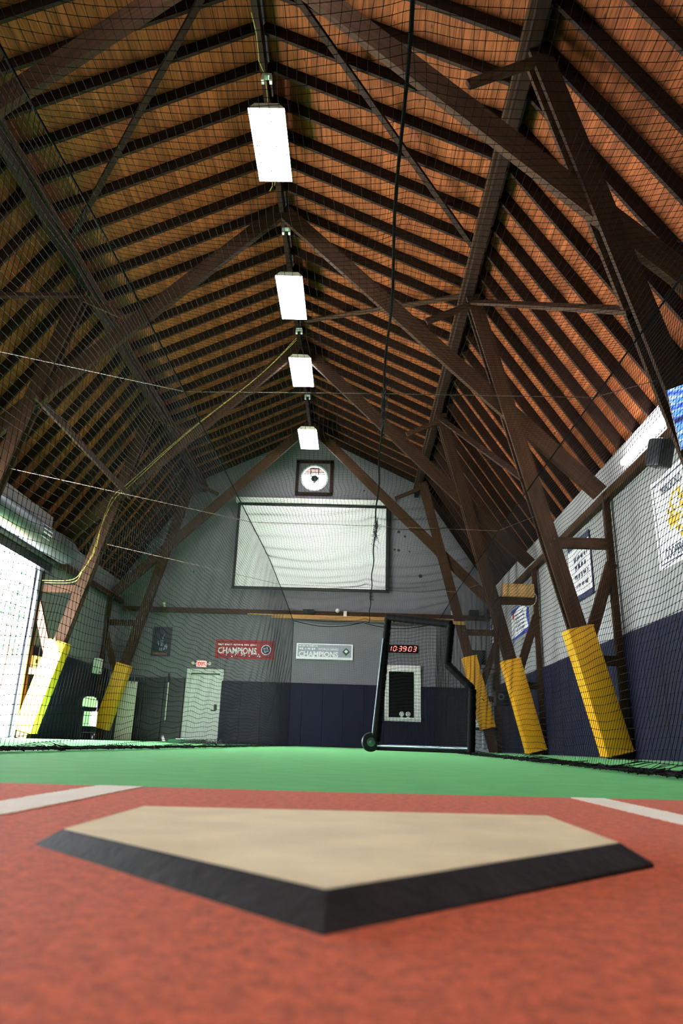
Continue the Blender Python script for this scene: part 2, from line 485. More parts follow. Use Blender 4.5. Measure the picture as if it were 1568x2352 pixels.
# round window
win = thing('window_1', (WX, Y1, WZ-WR), None, None, kind='structure')
def ring(mb, c, r0, r1, y0, y1, n=40):
    k = len(mb.v)
    for yy in (y0, y1):
        for r in (r0, r1):
            for i in range(n):
                a = 2*math.pi*i/n; mb.v.append((c[0]+r*math.cos(a), yy, c[1]+r*math.sin(a)))
    for i in range(n):
        j = (i+1) % n
        A = lambda b, q: k+b*n+q
        mb.f += [(A(0,i), A(0,j), A(1,j), A(1,i)), (A(2,i), A(3,i), A(3,j), A(2,j)), (A(1,i), A(1,j), A(3,j), A(3,i)), (A(0,i), A(2,i), A(2,j), A(0,j))]
    return mb
ring(MB(), (WX, WZ), WR-0.03, WR+0.02, Y1-0.03, Y1+0.06).build('window_frame', white_m, win)
mb = MB()
for dx in (-0.13, 0.13): mb.box(WX+dx-0.012, WX+dx+0.012, Y1+0.02, Y1+0.05, WZ-WR, WZ+WR)
mb.box(WX-WR, WX+WR, Y1+0.02, Y1+0.05, WZ+0.2, WZ+0.22)
mb.build('muntins', darksteel_m, win)
mb = MB().lathe([(WR-0.01, 0), (WR-0.01, 0.008)], (WX, Y1+0.03, WZ), (0,1,0), 32); mb.build('pane', glass_m, win)
mb = MB()
for (a, b) in ((-0.62, -0.52), (0.52, 0.62)): mb.box(WX+a, WX+b, Y1-0.06, Y1-0.002, WZ-0.56, WZ+0.62)
mb.box(WX-0.62, WX+0.62, Y1-0.06, Y1-0.002, WZ+0.52, WZ+0.62); mb.box(WX-0.62, WX+0.62, Y1-0.06, Y1-0.002, WZ-0.62, WZ-0.52)
mb.build('window_casing', rafter_m, win)
o = MB().lathe([(0.02, 0), (0.12, 0.02), (0.13, 0.1), (0.05, 0.12)], (WX+0.0, Y1+0.06, WZ+0.02), (0,1,0), 10)
o.box(WX-0.03, WX+0.03, Y1+0.08, Y1+0.12, WZ-0.22, WZ+0.05)
for a in range(3):
    t = a*2.1+0.3; o.add([(WX+0.1*math.cos(t-.3), Y1+0.12, WZ+0.02+0.1*math.sin(t-.3)), (WX+0.1*math.cos(t+.3), Y1+0.12, WZ+0.02+0.1*math.sin(t+.3)), (WX+0.24*math.cos(t), Y1+0.12, WZ+0.02+0.24*math.sin(t)), (WX+0.17*math.cos(t), Y1+0.16, WZ+0.02+0.17*math.sin(t))], [(0,1,2),(0,2,3),(1,3,2),(0,3,1)])
o.build('vent_fan', darksteel_m, win)
eave = MB().box(WX-1.2, WX+1.2, Y1+0.1, Y1+0.6, WZ+0.36, WZ+0.42).build('trim_2', timber_m); tag(eave, kind='structure')

# ------------------------------------------------------------------ roof
ceil = thing('ceiling', (XC, Y0, EAVE), None, None, kind='structure')
for s in (-1, 1):
    # lower and upper slopes given by the underside of the rafters
    lo0 = Vector((XC+s*(HW+0.12), 0, EAVE-0.12*1.53)); lo1 = Vector((XC+s*(PU+0.04), 0, PZ-0.06))
    up0 = Vector((XC+s*(PU+0.02), 0, PZ-0.01)); up1 = Vector((XC, 0, RZ))
    for (a, b, hh) in ((lo0, lo1, 0.19), (up0, up1, 0.19)):
        d = (b-a).normalized(); nrm = Vector((-d.z, 0, d.x)) if s*(-d.z) > 0 else Vector((d.z, 0, -d.x))
        if nrm.z < 0: nrm = -nrm
        yy = Y0+0.1
        while yy < Y1-0.02:
            off = Vector((0, yy, 0)) + nrm*(hh/2)
            beam('rafter', a+off, b+off, 0.05, hh, rafter_m, ceil); yy += 0.61
        Ls = (b-a).length; nb = 38; pw = Ls/nb
        a2 = a; 
        for i in range(nb):
            c = a2 + d*(pw*(i+0.5)) + nrm*(hh+0.012+random.uniform(0, 0.003))
            beam('plank', c+Vector((0, Y0, 0)), c+Vector((0, Y1+0.02, 0)), pw-0.004, 0.022, plank_m, ceil, side=(d.x, 0, d.z))
        # weather skin above the planks
        q0 = a - d*0.3 + nrm*(hh+0.035); q1 = b + d*0.25 + nrm*(hh+0.035)
        MB().prism([(q0.x, Y0-0.1, q0.z), (q1.x, Y0-0.1, q1.z), (q1.x+nrm.x*0.05, Y0-0.1, q1.z+nrm.z*0.05), (q0.x+nrm.x*0.05, Y0-0.1, q0.z+nrm.z*0.05)], (0, Y1-Y0+0.2, 0)).build('roof_skin', roofskin_m, ceil)
    MB().box(min(XC+s*(HW+0.01), XC+s*(HW+0.5)), max(XC+s*(HW+0.01), XC+s*(HW+0.5)), Y0-0.1, Y1+0.1, 4.3, 4.66).build('eave_board', roofskin_m, ceil)
    # purlin at the break of the roof: dark beam, paler ledger, blocking
    xp = XC+s*PU
    beam('purlin', (xp-s*0.03, Y0, PZ-0.17), (xp-s*0.03, Y1, PZ-0.17), 0.14, 0.26, rafter_m, ceil, side=(1,0,0))
    beam('ledger', (xp-s*0.125, Y0, PZ-0.11), (xp-s*0.125, Y1, PZ-0.11), 0.045, 0.12, timber_m, ceil, side=(1,0,0))
    beam('blocking_board', (xp+s*0.10, Y0, PZ+0.05), (xp+s*0.10, Y1, PZ+0.05), 0.03, 0.36, rafter_m, ceil, side=(1,0,0))
beam('ridge_beam', (XC, Y0, RZ-0.06), (XC, Y1, RZ-0.06), 0.09, 0.3, rafter_m, ceil, side=(1,0,0))

# ------------------------------------------------------------------ trusses
BY = [1.45, 6.3, 11.1, 15.95, 20.7]
TL = ['dark timber roof truss almost over the camera, nearest of the row',
      'dark timber roof truss with the television hung on its right strut',
      'dark timber roof truss whose right strut stands in the tallest yellow pad',
      'dark timber roof truss beside the roll-up door, wooden box on its right tie',
      'dark timber roof truss farthest from the camera, close to the gable wall']
for k, yb in enumerate(BY):
    if k == 0: continue
    t = thing('timber_truss', (XC, yb, 0), TL[k], 'truss', 'timber roof trusses')
    for s in (-1, 1):
        X = lambda u: XC+s*u
        foot = 5.545; top = 3.60
        for dy in (-0.085, 0.085):
            beam('strut', (X(foot), yb+dy, 0.0), (X(top), yb+dy, 7.93), 0.055, 0.25, timber_m, t)
        beam('chord', (X(5.62), yb, 4.18), (X(0.02), yb, 9.82), 0.10, 0.29, timber_m, t)
        beam('kicker', (X(2.75), yb-0.1, 7.35), (X(3.56), yb-0.1, 7.72), 0.06, 0.11, timber_m, t)
        beam('upper_tie', (X(4.78), yb, 3.30), (X(5.70), yb, 3.30), 0.10, 0.17, timber_m, t)
        beam('brace', (X(5.70), yb, 2.98), (X(5.27), yb, 1.80), 0.09, 0.17, timber_m, t)
        beam('lower_tie', (X(5.3), yb, 1.43), (X(5.68), yb, 1.43), 0.09, 0.15, timber_m, t)
        beam('wall_post', (X(5.70), yb, 0.0), (X(5.70), yb, 4.06), 0.10, 0.10, timber_m, t)
        mb = MB()
        for (u, z) in ((4.78, 3.34), (4.72, 3.24), (4.9, 5.2)):
            mb.lathe([(0.018, 0), (0.018, 0.012), (0.008, 0.012), (0.008, 0.03)], (X(u), yb-0.1125, z), (0,-1,0), 8)
        mb.build('bolts', darksteel_m, t)

def long_brace(name, p0, p1, w_, h_, mat, label, side=(0,0,1)):
    o = beam(name, p0, p1, w_, h_, mat, None, side); tag(o, label, 'brace', 'loose timber braces'); return o
long_brace('knee_brace', (2.78, 6.3, 4.42), (2.0, 11.0, 7.78), 0.14, 0.05, timber_m, 'rough plank brace rising from the television strut along the right roof slope', (1,0,0.5))
long_brace('knee_brace', (2.78, 11.15, 4.42), (2.0, 15.85, 7.78), 0.12, 0.05, timber_m, 'rough plank brace along right roof slope between the two middle trusses', (1,0,0.5))
long_brace('knee_brace', (-5.98, 6.3, 4.42), (-5.2, 11.0, 7.78), 0.14, 0.05, timber_m, 'rough plank brace at the upper left edge of the photo on the left roof slope', (1,0,-0.5))
long_brace('wind_brace', (-1.2, 6.45, 9.55), (1.88, 10.0, 8.12), 0.10, 0.04, rafter_m, 'long thin brace slanting under the right upper roof in front of the first light', (0,1,0))
long_brace('wind_brace', (-1.35, 14.5, 9.62), (1.86, 11.3, 8.12), 0.10, 0.04, timber_m, 'thin reddish brace running across the right upper roof beside the second light', (0,1,0))
long_brace('wind_brace', (-2.0, 6.45, 9.55), (-5.08, 10.0, 8.12), 0.10, 0.04, rafter_m, 'long thin brace slanting under the left upper roof behind the net', (0,1,0))
long_brace('spacer_plank', (-5.62, 10.85, 5.66), (-5.52, 16.0, 5.62), 0.05, 0.14, timber_m, 'loose grey-brown plank bridging two left struts at mid height', (1,0,0))

# ------------------------------------------------------------------ yellow post pads
def post_pad(s, yb, z0, z1, label):
    u = lambda z: 5.545 + (3.60-5.545)*z/7.93
    p0 = Vector((XC+s*u(z0), yb, z0)); p1 = Vector((XC+s*u(z1), yb, z1))
    d = (p1-p0).normalized(); yv = Vector((0,1,0)); xv = yv.cross(d)
    M = Matrix((xv, yv, d)).transposed().to_4x4(); M.translation = (p0+p1)/2
    t = thing('post_pad', (p0.x, yb, z0), label, 'pad', 'yellow pads around the struts')
    L = (p1-p0).length
    MB().rbox(M, 0.41, 0.36, L, 0.03).build('cover', yellow_m, t, smooth=True)
    mb = MB()
    for zz in (-L/2+0.02, L/2-0.02):
        M2 = M @ Matrix.Translation((0, 0, zz)); mb.rbox(M2, 0.424, 0.374, 0.016, 0.006)
    mb.build('hem', yellow_m, t)
    M3 = M @ Matrix.Translation((0, 0.181, 0)); MB().rbox(M3, 0.05, 0.006, L*0.96, 0.002).build('closing_strap', yellow_m, t)
post_pad(1, 11.1, 0.06, 1.92, 'large yellow padded wrap on the nearest right strut, biggest of all the pads')
post_pad(1, 15.95, 0.06, 1.98, 'middle yellow padded wrap of the three on the right struts')
post_pad(1, 20.7, 0.63, 2.60, 'yellow padded wrap with a yellow ball on it, behind the pitching screen')
post_pad(-1, 15.95, 0.14, 2.10, 'sunlit yellow padded wrap beside the open roll-up door')
post_pad(-1, 20.7, 0.30, 2.10, 'shaded yellow padded wrap in front of the white folded table')

# ------------------------------------------------------------------ ridge lights
LL = ['nearest bright ridge light, largest of the row', 'second bright ridge light counted from the camera',
      'third bright ridge light, above the darkest part of the roof', 'farthest bright ridge light, just above the round window',
      'bright ridge light overhead behind the top of the frame', 'bright ridge light high above the home plate', 'bright ridge light behind the camera']
for k, (ya, yb, z) in enumerate(((8.33, 9.78, 9.3), (12.4, 13.95, 9.3), (15.67, 17.15, 9.3), (19.08, 20.5, 8.9), (4.6, 6.05, 9.3), (1.1, 2.55, 9.3), (-2.4, -0.95, 9.3))):
    x0, x1 = -1.83, -1.28
    t = thing('ridge_light', (-1.55, (ya+yb)/2, z), LL[k], 'ceiling light', 'ridge lights')
    mb = MB()
    mb.prism([(x0-0.01, ya-0.02, z+0.012), (x1+0.01, ya-0.02, z+0.012), (x1-0.09, ya-0.02, z+0.11), (x0+0.09, ya-0.02, z+0.11)], (0, yb-ya+0.04, 0))
    mb.build('housing', cream_m, t)
    MB().box(x0, x1, ya, yb, z, z+0.011).build('diffuser', lamp_m, t)
    mb = MB()
    for yy in (ya+0.2, yb-0.2):
        for dx in (-0.12, 0.12): mb.tube([(-1.55+dx, yy, z+0.1), (-1.58, yy, RZ-0.15)], 0.006, 6)
    mb.build('hanging_wires', chain_m, t)
for k, (yy, lab) in enumerate(((8.0, 'white junction clip above the nearest ridge light'), (11.3, 'white junction clip between the first and second ridge light'), (14.8, 'white junction clip between the second and third ridge light'), (18.2, 'white junction clip between the third and farthest ridge light'))):
    t = thing('junction_clip', (-1.52, yy, 9.5), lab, 'clip', 'clips on the ridge')
    mb = MB(); mb.box(-1.59, -1.45, yy-0.04, yy+0.04, 9.56, 9.60); mb.box(-1.60, -1.56, yy-0.04, yy+0.04, 9.47, 9.57); mb.box(-1.48, -1.44, yy-0.04, yy+0.04, 9.47, 9.57)
    mb.build('bracket', white_m, t)
    MB().tube([(-1.52, yy, 9.6), (-1.55, yy, RZ-0.2)], 0.015, 6).build('stem', darksteel_m, t)
mb = MB()
mb.tube([(-1.62, 7.0, 9.55), (-1.6, 7.35, 9.62), (-1.6, 7.7, 9.52), (-1.55, 8.0, 9.6), (-1.53, 8.3, 9.42)], 0.008, 6)
o = mb.build('ridge_cable', ycord_m, None, True); tag(o, 'yellow cable hanging along the ridge in front of the nearest light', 'cable')
mb = MB(); mb.tube([(-1.6, 9.75, 9.38), (-1.66, 10.1, 9.5), (-1.74, 10.35, 9.62)], 0.008, 6); mb.tube([(-1.56, 9.75, 9.38), (-1.64, 10.2, 9.6)], 0.008, 6)
o = thing('ridge_cable', (-1.6, 9.75, 9.38), 'short frayed yellow cable at the far end of the nearest ridge light', 'cable'); mb.build('strand', ycord_m, o, True)

# yellow cable from ridge down the left truss to the wall
def spline(pts, n=8):
    P = [Vector(p) for p in pts]; out = []
    for i in range(len(P)-1):
        p0 = P[max(i-1,0)]; p1 = P[i]; p2 = P[i+1]; p3 = P[min(i+2, len(P)-1)]
        for j in range(n):
            t = j/n
            out.append(0.5*((2*p1)+(p2-p0)*t+(2*p0-5*p1+4*p2-p3)*t*t+(3*p1-p0-3*p2+p3)*t**3))
    out.append(P[-1]); return out
base = [(-1.58, 14.9, 9.35), (-2.6, 15.66, 8.72), (-4.2, 15.74, 7.22), (-5.42, 15.74, 5.85), (-5.78, 15.74, 5.45), (-5.99, 15.74, 4.8), (-6.12, 15.74, 4.1), (-6.3, 15.74, 3.66), (-6.5, 15.82, 3.44), (-7.2, 15.86, 3.42)]
mb = MB(); mb.tube(spline(base), 0.008, 6); mb.tube(spline([(x+0.05*math.sin(i*1.3), y-0.015, z+0.05) for i, (x, y, z) in enumerate(base)]), 0.008, 6)
o = thing('power_cable', base[-1], 'twin yellow cable running from the ridge down the left strut to the wall', 'cable'); mb.build('strand', ycord_m, o, True)

# ------------------------------------------------------------------ batting cage net
CXL, CXR, CY0, CY1, PITCH = -1.75, 2.3, 0.3, 20.1, 0.05
def zl(y): return np.interp(y, [0, 2.5, 4, 6.2, 9.6, 13.7, 17, 19.8], [3.1, 3.17, 3.29, 3.36, 3.46, 3.58, 3.5, 3.38])
def zr(y): return np.interp(y, [0, 4.3, 6.1, 10.8, 16.5, 20], [3.3, 3.36, 3.39, 3.46, 3.46, 3.38])
def strand_mesh(name, G, r, mat, parent, knot=None, knot_r=0.0045, skip_i=False):
    """G [ni,nj,3] grid of knots; triangular cords along both directions, small knots where knot mask is true"""
    ni, nj, _ = G.shape
    V = []; F = []; base = 0
    for ax in (0, 1):
        T = np.gradient(G, axis=ax); T /= np.linalg.norm(T, axis=2, keepdims=True)+1e-9
        ref = np.zeros_like(T); ref[..., 0] = 0.37; ref[..., 1] = 0.21; ref[..., 2] = 0.9
        e1 = np.cross(T, ref); nn = np.linalg.norm(e1, axis=2, keepdims=True); e1 = e1/(nn+1e-9); e2 = np.cross(T, e1)
        ring_ = np.stack([G + r*(math.cos(a)*e1+math.sin(a)*e2) for a in (0, 2*math.pi/3, 4*math.pi/3)], 2)   # ni,nj,3,3
        V.append(ring_.reshape(-1, 3))
        idx = (np.arange(ni*nj*3).reshape(ni, nj, 3) + base)
        A = idx[:-1] if ax == 0 else idx[:, :-1]; B = idx[1:] if ax == 0 else idx[:, 1:]
        q = np.stack([A, np.roll(A, -1, 2), np.roll(B, -1, 2), B], -1).reshape(-1, 4); F.append(q); base += ni*nj*3
    V = np.concatenate(V); Q = np.concatenate(F)
    loops = [Q.ravel()]; sizes = np.full(len(Q), 4)
    if knot is not None and knot.any():
        K = G[knot]; o6 = np.array([(1,0,0),(-1,0,0),(0,1,0),(0,-1,0),(0,0,1),(0,0,-1)], float)*knot_r
        kv = (K[:, None, :]+o6[None]).reshape(-1, 3)
        tri = np.array([(0,2,4),(2,1,4),(1,3,4),(3,0,4),(2,0,5),(1,2,5),(3,1,5),(0,3,5)])
        kf = (tri[None]+(np.arange(len(K))*6)[:, None, None]).reshape(-1, 3)+len(V)
        V = np.concatenate([V, kv]); loops.append(kf.ravel()); sizes = np.concatenate([sizes, np.full(len(kf), 3)])
    loops = np.concatenate(loops)
    me = bpy.data.meshes.new(name)
    me.vertices.add(len(V)); me.vertices.foreach_set('co', V.astype(np.float32).ravel())
    me.loops.add(len(loops)); me.loops.foreach_set('vertex_index', loops.astype(np.int32))
    me.polygons.add(len(sizes)); st = np.concatenate([[0], np.cumsum(sizes)[:-1]])
    me.polygons.foreach_set('loop_start', st.astype(np.int32)); me.polygons.foreach_set('loop_total', sizes.astype(np.int32))
    me.update(calc_edges=True)
    o = link(name, me, mat, parent); o['kind'] = 'stuff'
    return o
def wob(a, b, amp, seed):
    r_ = np.random.default_rng(seed); out = np.zeros(np.broadcast(a, b).shape)
    for _ in range(10):
        out += np.sin(a*r_.uniform(1, 9)+b*r_.uniform(1, 9)+r_.uniform(0, 6.28))
    return out*amp/3.2
net = thing('batting_cage_net', (0.28, CY0, 0), 'black knotted net of the batting cage hung from ropes around the turf', 'net')
ny = int((CY1-CY0)/PITCH)+1; Ys = np.linspace(CY0, CY1, ny)
# top panel
nx = int((CXR-CXL)/PITCH)+1; S = np.linspace(0, 1, nx)
yy, ss = np.meshgrid(Ys, S, indexing='ij')
G = np.zeros((ny, nx, 3)); G[..., 0] = CXL+(CXR-CXL)*ss; G[..., 1] = yy
phase = np.interp(yy, [0.3, 1.45, 6.3, 11.1, 15.95, 20.1], [0.7, 1, 2, 3, 4, 5]) % 1.0
sagy = np.sin(np.pi*phase)
G[..., 2] = zl(yy)*(1-ss)+zr(yy)*ss - 0.16*sagy*np.sin(np.pi*ss)**0.6 - 0.05*np.sin(2*np.pi*ss)**2
mid = np.exp(-((G[..., 0]-0.25)/0.12)**2); G[..., 2] += 0.05*mid
G[..., 0] += wob(yy, ss*4, 0.012, 1); G[..., 1] += wob(ss*4, yy, 0.015, 2); G[..., 2] += wob(yy, ss*4, 0.012, 3)
TOP = G
strand_mesh('top_panel', G, 0.0016, cord_m, net, knot=(G[..., 1] < 10.5))
# side panels; the last rows lie bunched on the turf
def side_panel(sgn, seed):
    nz = 80
    J = np.arange(nz); yy, jj = np.meshgrid(Ys, J, indexing='ij')
    zt = (zl if sgn < 0 else zr)(yy); xt = CXL if sgn < 0 else CXR
    s_ = jj*PITCH; z = zt - s_
    xb = -1.72 + 0*yy if sgn < 0 else np.interp(yy, [0, 3, 6, 9, 14, 20], [1.15, 1.3, 1.5, 1.65, 1.9, 2.2])
    f = np.clip(s_/zt, 0, 1)
    G = np.zeros((ny, nz, 3)); G[..., 1] = yy
    G[..., 0] = xt+(xb-xt)*f + sgn*-0.04*np.sin(np.pi*f)*np.sin(yy*0.7+seed) + wob(yy*1.5, s_*2, 0.007, seed)*np.sin(np.pi*np.clip(f, 0.05, 0.95))
    G[..., 1] += wob(yy, s_*2, 0.008, seed+1)
    G[..., 2] = np.maximum(z, 0) + wob(yy, s_*2, 0.01, seed+2)*(f < 0.98)
    over = np.clip(s_-zt, 0, None)
    lay = z <= 0.0
    jit = rng.normal(0, 1, G.shape)
    G[..., 0] += np.where(lay, np.sin(over*26+yy*3)*0.06 - sgn*0.10 + jit[..., 0]*0.03, 0)
    G[..., 1] += np.where(lay, jit[..., 1]*0.02, 0)
    G[..., 2] = np.where(lay, 0.004+np.abs(jit[..., 2])*0.007+0.008*np.abs(np.sin(over*20)), G[..., 2])
    return G
GL = side_panel(-1, 11); strand_mesh('left_panel', GL, 0.0016, cord_m, net, knot=(GL[..., 1] < 11))
GR = side_panel(1, 21); strand_mesh('right_panel', GR, 0.0016, cord_m, net, knot=(GR[..., 1] < 11))
# end panel
nz = 72; zz_ = np.linspace(0, 1, nz); ss2, tt = np.meshgrid(S, zz_, indexing='ij')
G = np.zeros((nx, nz, 3)); G[..., 0] = CXL+(CXR-0.1-CXL)*ss2; G[..., 1] = CY1 + 0.08*np.sin(ss2*9)*tt
G[..., 2] = (3.38-0.14*np.sin(np.pi*((ss2*2) % 1))) * (1-tt)+0.01
G[..., 0] += wob(ss2*4, tt*4, 0.01, 31)
strand_mesh('end_panel', G, 0.0016, cord_m, net)
# ropes
mb = MB()
mb.tube([(CXL, y_, float(zl(y_))+0.005) for y_ in np.arange(CY0, CY1, 0.4)], 0.009, 6)
mb.tube([(CXR, y_, float(zr(y_))+0.005) for y_ in np.arange(CY0, CY1, 0.4)], 0.009, 6)
mb.build('edge_ropes', rope_m, net, True)
mb = MB()
mb.tube([(0.16+0.012*y_ + 0.012*math.sin(y_*3), y_, 3.40+0.01*math.sin(y_*5)) for y_ in np.arange(CY0, CY1, 0.25)], 0.011, 6)
mb.build('middle_rope', rope_m, net, True)
mb = MB()
for j in range(90):     # gathered net hanging in tufts under the middle rope
    y_ = random.choice([6.2, 6.5, 6.8, 10.6, 11.0, 11.3, 15.7, 16.1]) + random.uniform(-0.25, 0.25)
    x_ = 0.16+0.012*y_
    mb.tube([(x_+random.uniform(-.03,.03), y_+random.uniform(-.2,.2), 3.40), (x_+random.uniform(-.04,.04), y_, 3.33+random.uniform(-.05,.03)), (x_+random.uniform(-.08,.08), y_+random.uniform(-.3,.3), 3.30+random.uniform(-.05,.05))], 0.003, 4)
o = mb.build('gathered_net', cord_m, net, split=False); o['kind'] = 'stuff'
mb = MB()
mb.tube([(-1.72+0.03*math.sin(y_*2.2), y_, 0.012) for y_ in np.arange(CY0, CY1, 0.15)], 0.010, 6)
mb.tube([(float(np.interp(y_, [0,3,6,9,14,20], [1.15,1.3,1.5,1.65,1.9,2.2]))+0.02*math.sin(y_*2.7), y_, 0.012) for y_ in np.arange(CY0, CY1, 0.15)], 0.010, 6)
mb.build('bottom_ropes', rope_m, net, True)
# end sag rope, corner ropes
mb = MB()
mb.tube([(CXL, CY1, 0.05), (CXL, CY1, 3.38)], 0.008, 6)
mb.tube([(CXL+(CXR-0.1-CXL)*s_, CY1, 3.40-0.14*math.sin(math.pi*((s_*2) % 1))) for s_ in np.linspace(0, 1, 41)], 0.010, 6)
mb.build('end_ropes', rope_m, net, True)
# left net tail gathered on the floor by the door
mb = MB()
for j in range(60):
    t0 = random.uniform(0, 1); x_ = -1.75-1.1*t0; 
    mb.tube([(x_+random.uniform(-.1,.1), 10.6+2*t0+random.uniform(-.2,.2), 0.01+0.03*random.random()), (x_-0.15, 10.9+2*t0+random.uniform(-.2,.2), 0.02+0.08*random.random()), (x_-0.3+random.uniform(-.1,.1), 11.3+2*t0, 0.01+0.04*random.random())], 0.003, 4)
o = mb.build('gathered_tail', cord_m, net, split=False); o['kind'] = 'stuff'

# steel cables carrying the net
CL = ['nearest steel cable strung across the hall, carrying the net', 'middle steel cable strung across the hall, carrying the net', 'farthest steel cable strung across the hall below the projector screen']
for k, (yb, pl, pr) in enumerate(((6.3, (-6.05, 4.3), (2.95, 3.62)), (11.1, (-5.95, 4.38), (3.0, 3.78)), (15.95, (-5.9, 4.4), (2.98, 3.72)))):
    zz0, zz1 = float(zl(yb))+0.02, float(zr(yb))+0.02
    mb = MB(); pts = [(pl[0], yb, pl[1]), (CXL, yb, zz0), (0.25, yb, (zz0+zz1)/2+0.01), (CXR, yb, zz1), (pr[0], yb, pr[1])]
    mb.tube(pts, 0.0045, 6)
    o = mb.build('support_cable', chain_m); tag(o, CL[k], 'cable', 'steel cables carrying the net')

# ------------------------------------------------------------------ red turf, chalk lines, home plate
def ragged(pts, amp, step=0.006):
    out = []
    for i in range(len(pts)):
        a = Vector(pts[i]); b = Vector(pts[(i+1) % len(pts)]); n = max(1, int((b-a).length/step)); n = min(n, 900)
        for j in range(n):
            p = a+(b-a)*(j/n); out.append((p.x+random.uniform(-amp, amp), p.y+random.uniform(-amp, amp), p.z))
    return out
edge = [(-1.65, 1.20), (-0.6, 1.288), (-0.016, 1.338), (0.626, 1.440), (1.5, 1.56)]
poly = [(-1.65, -2.0, -0.002)] + [(1.5, -2.0, -0.002)] + [(x_, y_, -0.002) for x_, y_ in reversed(edge)]
def flat(name, pts, thick, mat, parent=None):
    me = bpy.data.meshes.new(name); bm = bmesh.new()
    vs = [bm.verts.new(p) for p in pts]; f = bm.faces.new(vs)
    ex = bmesh.ops.extrude_face_region(bm, geom=[f])
    for v in [g for g in ex['geom'] if isinstance(g, bmesh.types.BMVert)]: v.co.z += thick
    bmesh.ops.triangulate(bm, faces=[f_ for f_ in bm.faces if len(f_.verts) > 4])
    bmesh.ops.recalc_face_normals(bm, faces=bm.faces[:])
    bm.to_mesh(me); bm.free(); return link(name, me, mat, parent)
mat_t = thing('infield_mat', (0, 0, 0), 'red artificial turf mat around the home plate in the foreground', 'turf mat')
flat('red_turf', ragged(poly, 0.003), 0.002, redturf_m, mat_t)
flat('chalk_line', ragged([(-0.434, -0.6, 0.0), (-0.358, -0.6, 0.0), (-0.358, 1.302, 0.0), (-0.434, 1.298, 0.0)], 0.0022), 0.0012, line_m, mat_t)
flat('chalk_line', ragged([(0.402, -0.6, 0.0), (0.465, -0.6, 0.0), (0.465, 1.405, 0.0), (0.402, 1.398, 0.0)], 0.0022), 0.0012, line_m, mat_t)

hp = thing('home_plate', (-0.011, 0.6, 0), 'worn white five-sided home plate with black rubber rim on red turf', 'home plate')
top = [(-0.223, 0.816, 0.0105), (0.209, 0.812, 0.015), (0.207, 0.596, 0.015), (-0.011, 0.382, 0.013), (-0.225, 0.600, 0.0105)]
out_ = [(-0.246, 0.840, -0.001), (0.232, 0.836, 0.002), (0.228, 0.587, 0.0025), (-0.011, 0.352, 0.0), (-0.246, 0.591, -0.002)]
mb = MB(); n = 5
ins = [Vector(p) for p in top]; outs = [Vector(p) for p in out_]
dn = [p-Vector((0,0,0.012)) for p in outs]
mb.add(ins+outs+dn, [(i, (i+1) % n, (i+1) % n+n, i+n) for i in range(n)]+[(i+n, (i+1) % n+n, (i+1) % n+2*n, i+2*n) for i in range(n)]+[tuple(range(2*n, 3*n)), tuple(range(n))])
ob = mb.build('bevelled_edge', rubber_m, hp)
bv = ob.modifiers.new('soft', 'BEVEL'); bv.width = 0.0012; bv.segments = 2
c = Vector((-0.005, 0.62, 0.0125)); 
tp = [Vector(p)+Vector((0,0,0.0006)) for p in top]; bt = [p-Vector((0,0,0.004)) for p in tp]
mb = MB(); mb.add(tp+bt, [tuple(range(n)), tuple(range(2*n-1, n-1, -1))]+[(i, (i+1) % n, (i+1) % n+n, i+n) for i in range(n)])
ob = mb.build('top_face', plate_m, hp); bv = ob.modifiers.new('soft', 'BEVEL'); bv.width = 0.002; bv.segments = 2

# ------------------------------------------------------------------ pitching screen (L shape)
ls = thing('pitching_screen', (0.85, 9.6, 0), 'black padded L-shaped pitching screen with wheel on the turf', 'pitching screen')
def ly(x_): return 10.0-(x_-0.35)*0.9
A_ = Vector((0.335, ly(.335), 0.14)); B_ = Vector((0.465, ly(.465), 1.80)); C_ = Vector((1.25, ly(1.25), 1.61)); Dd = Vector((1.20, ly(1.2), 1.10)); E_ = Vector((1.47, ly(1.47), 0.78)); F_ = Vector((1.44, ly(1.44), 0.04))
def wrapped(p, q, r, name):
    mb = MB(); L = (q-p).length; n = max(6, int(L/0.03)); pts = [p+(q-p)*(i/n) for i in range(n+1)]
    rr = [r*(1+0.06*math.sin(i*1.9)+0.04*random.uniform(-1, 1)) for i in range(n+1)]
    mb.tube(pts, rr, 12)
    o = mb.build(name, blackpad_m, ls, True)
    mb = MB(); k = int(L/0.16)
    d = (q-p).normalized(); a = Vector((0,1,0)); e1 = d.cross(a).normalized(); e2 = d.cross(e1)
    for i in range(k):          # spiral lacing
        t0 = (i+0.2)/k
        mb.tube([p+(q-p)*t0+d*(0.07*j/6)+(e1*math.cos(j*math.pi/6)+e2*-math.sin(j*math.pi/6))*r*1.06 for j in range(7)], 0.005, 4)
    mb.build('lacing', rope_m, o)
for p, q in ((A_, B_), (B_, C_), (C_, Dd), (Dd, E_), (E_, F_)): wrapped(p, q, 0.05, 'padded_tube')
MB().tube([A_+Vector((-0.07, -.02, 0.0)), B_+Vector((-0.065, -.02, -0.3))], 0.012, 8).build('steel_rod', steel_m, ls, True)
MB().tube([A_+Vector((0,0,-0.06)), F_+Vector((0,0,0.04))], 0.02, 10).build('bottom_rail', steel_m, ls, True)
MB().tube([A_+Vector((0,0.02,-0.10)), F_+Vector((0,0.02,0.0))], 0.018, 8).build('skid_rail', blackpad_m, ls, True)
wh = MB().lathe([(0.085, -0.03), (0.118, -0.028), (0.126, -0.012), (0.126, 0.012), (0.118, 0.028), (0.085, 0.03)], (0.25, 10.0, 0.125), (0.25, -1, 0), 28).build('tyre', black_m, ls, True)
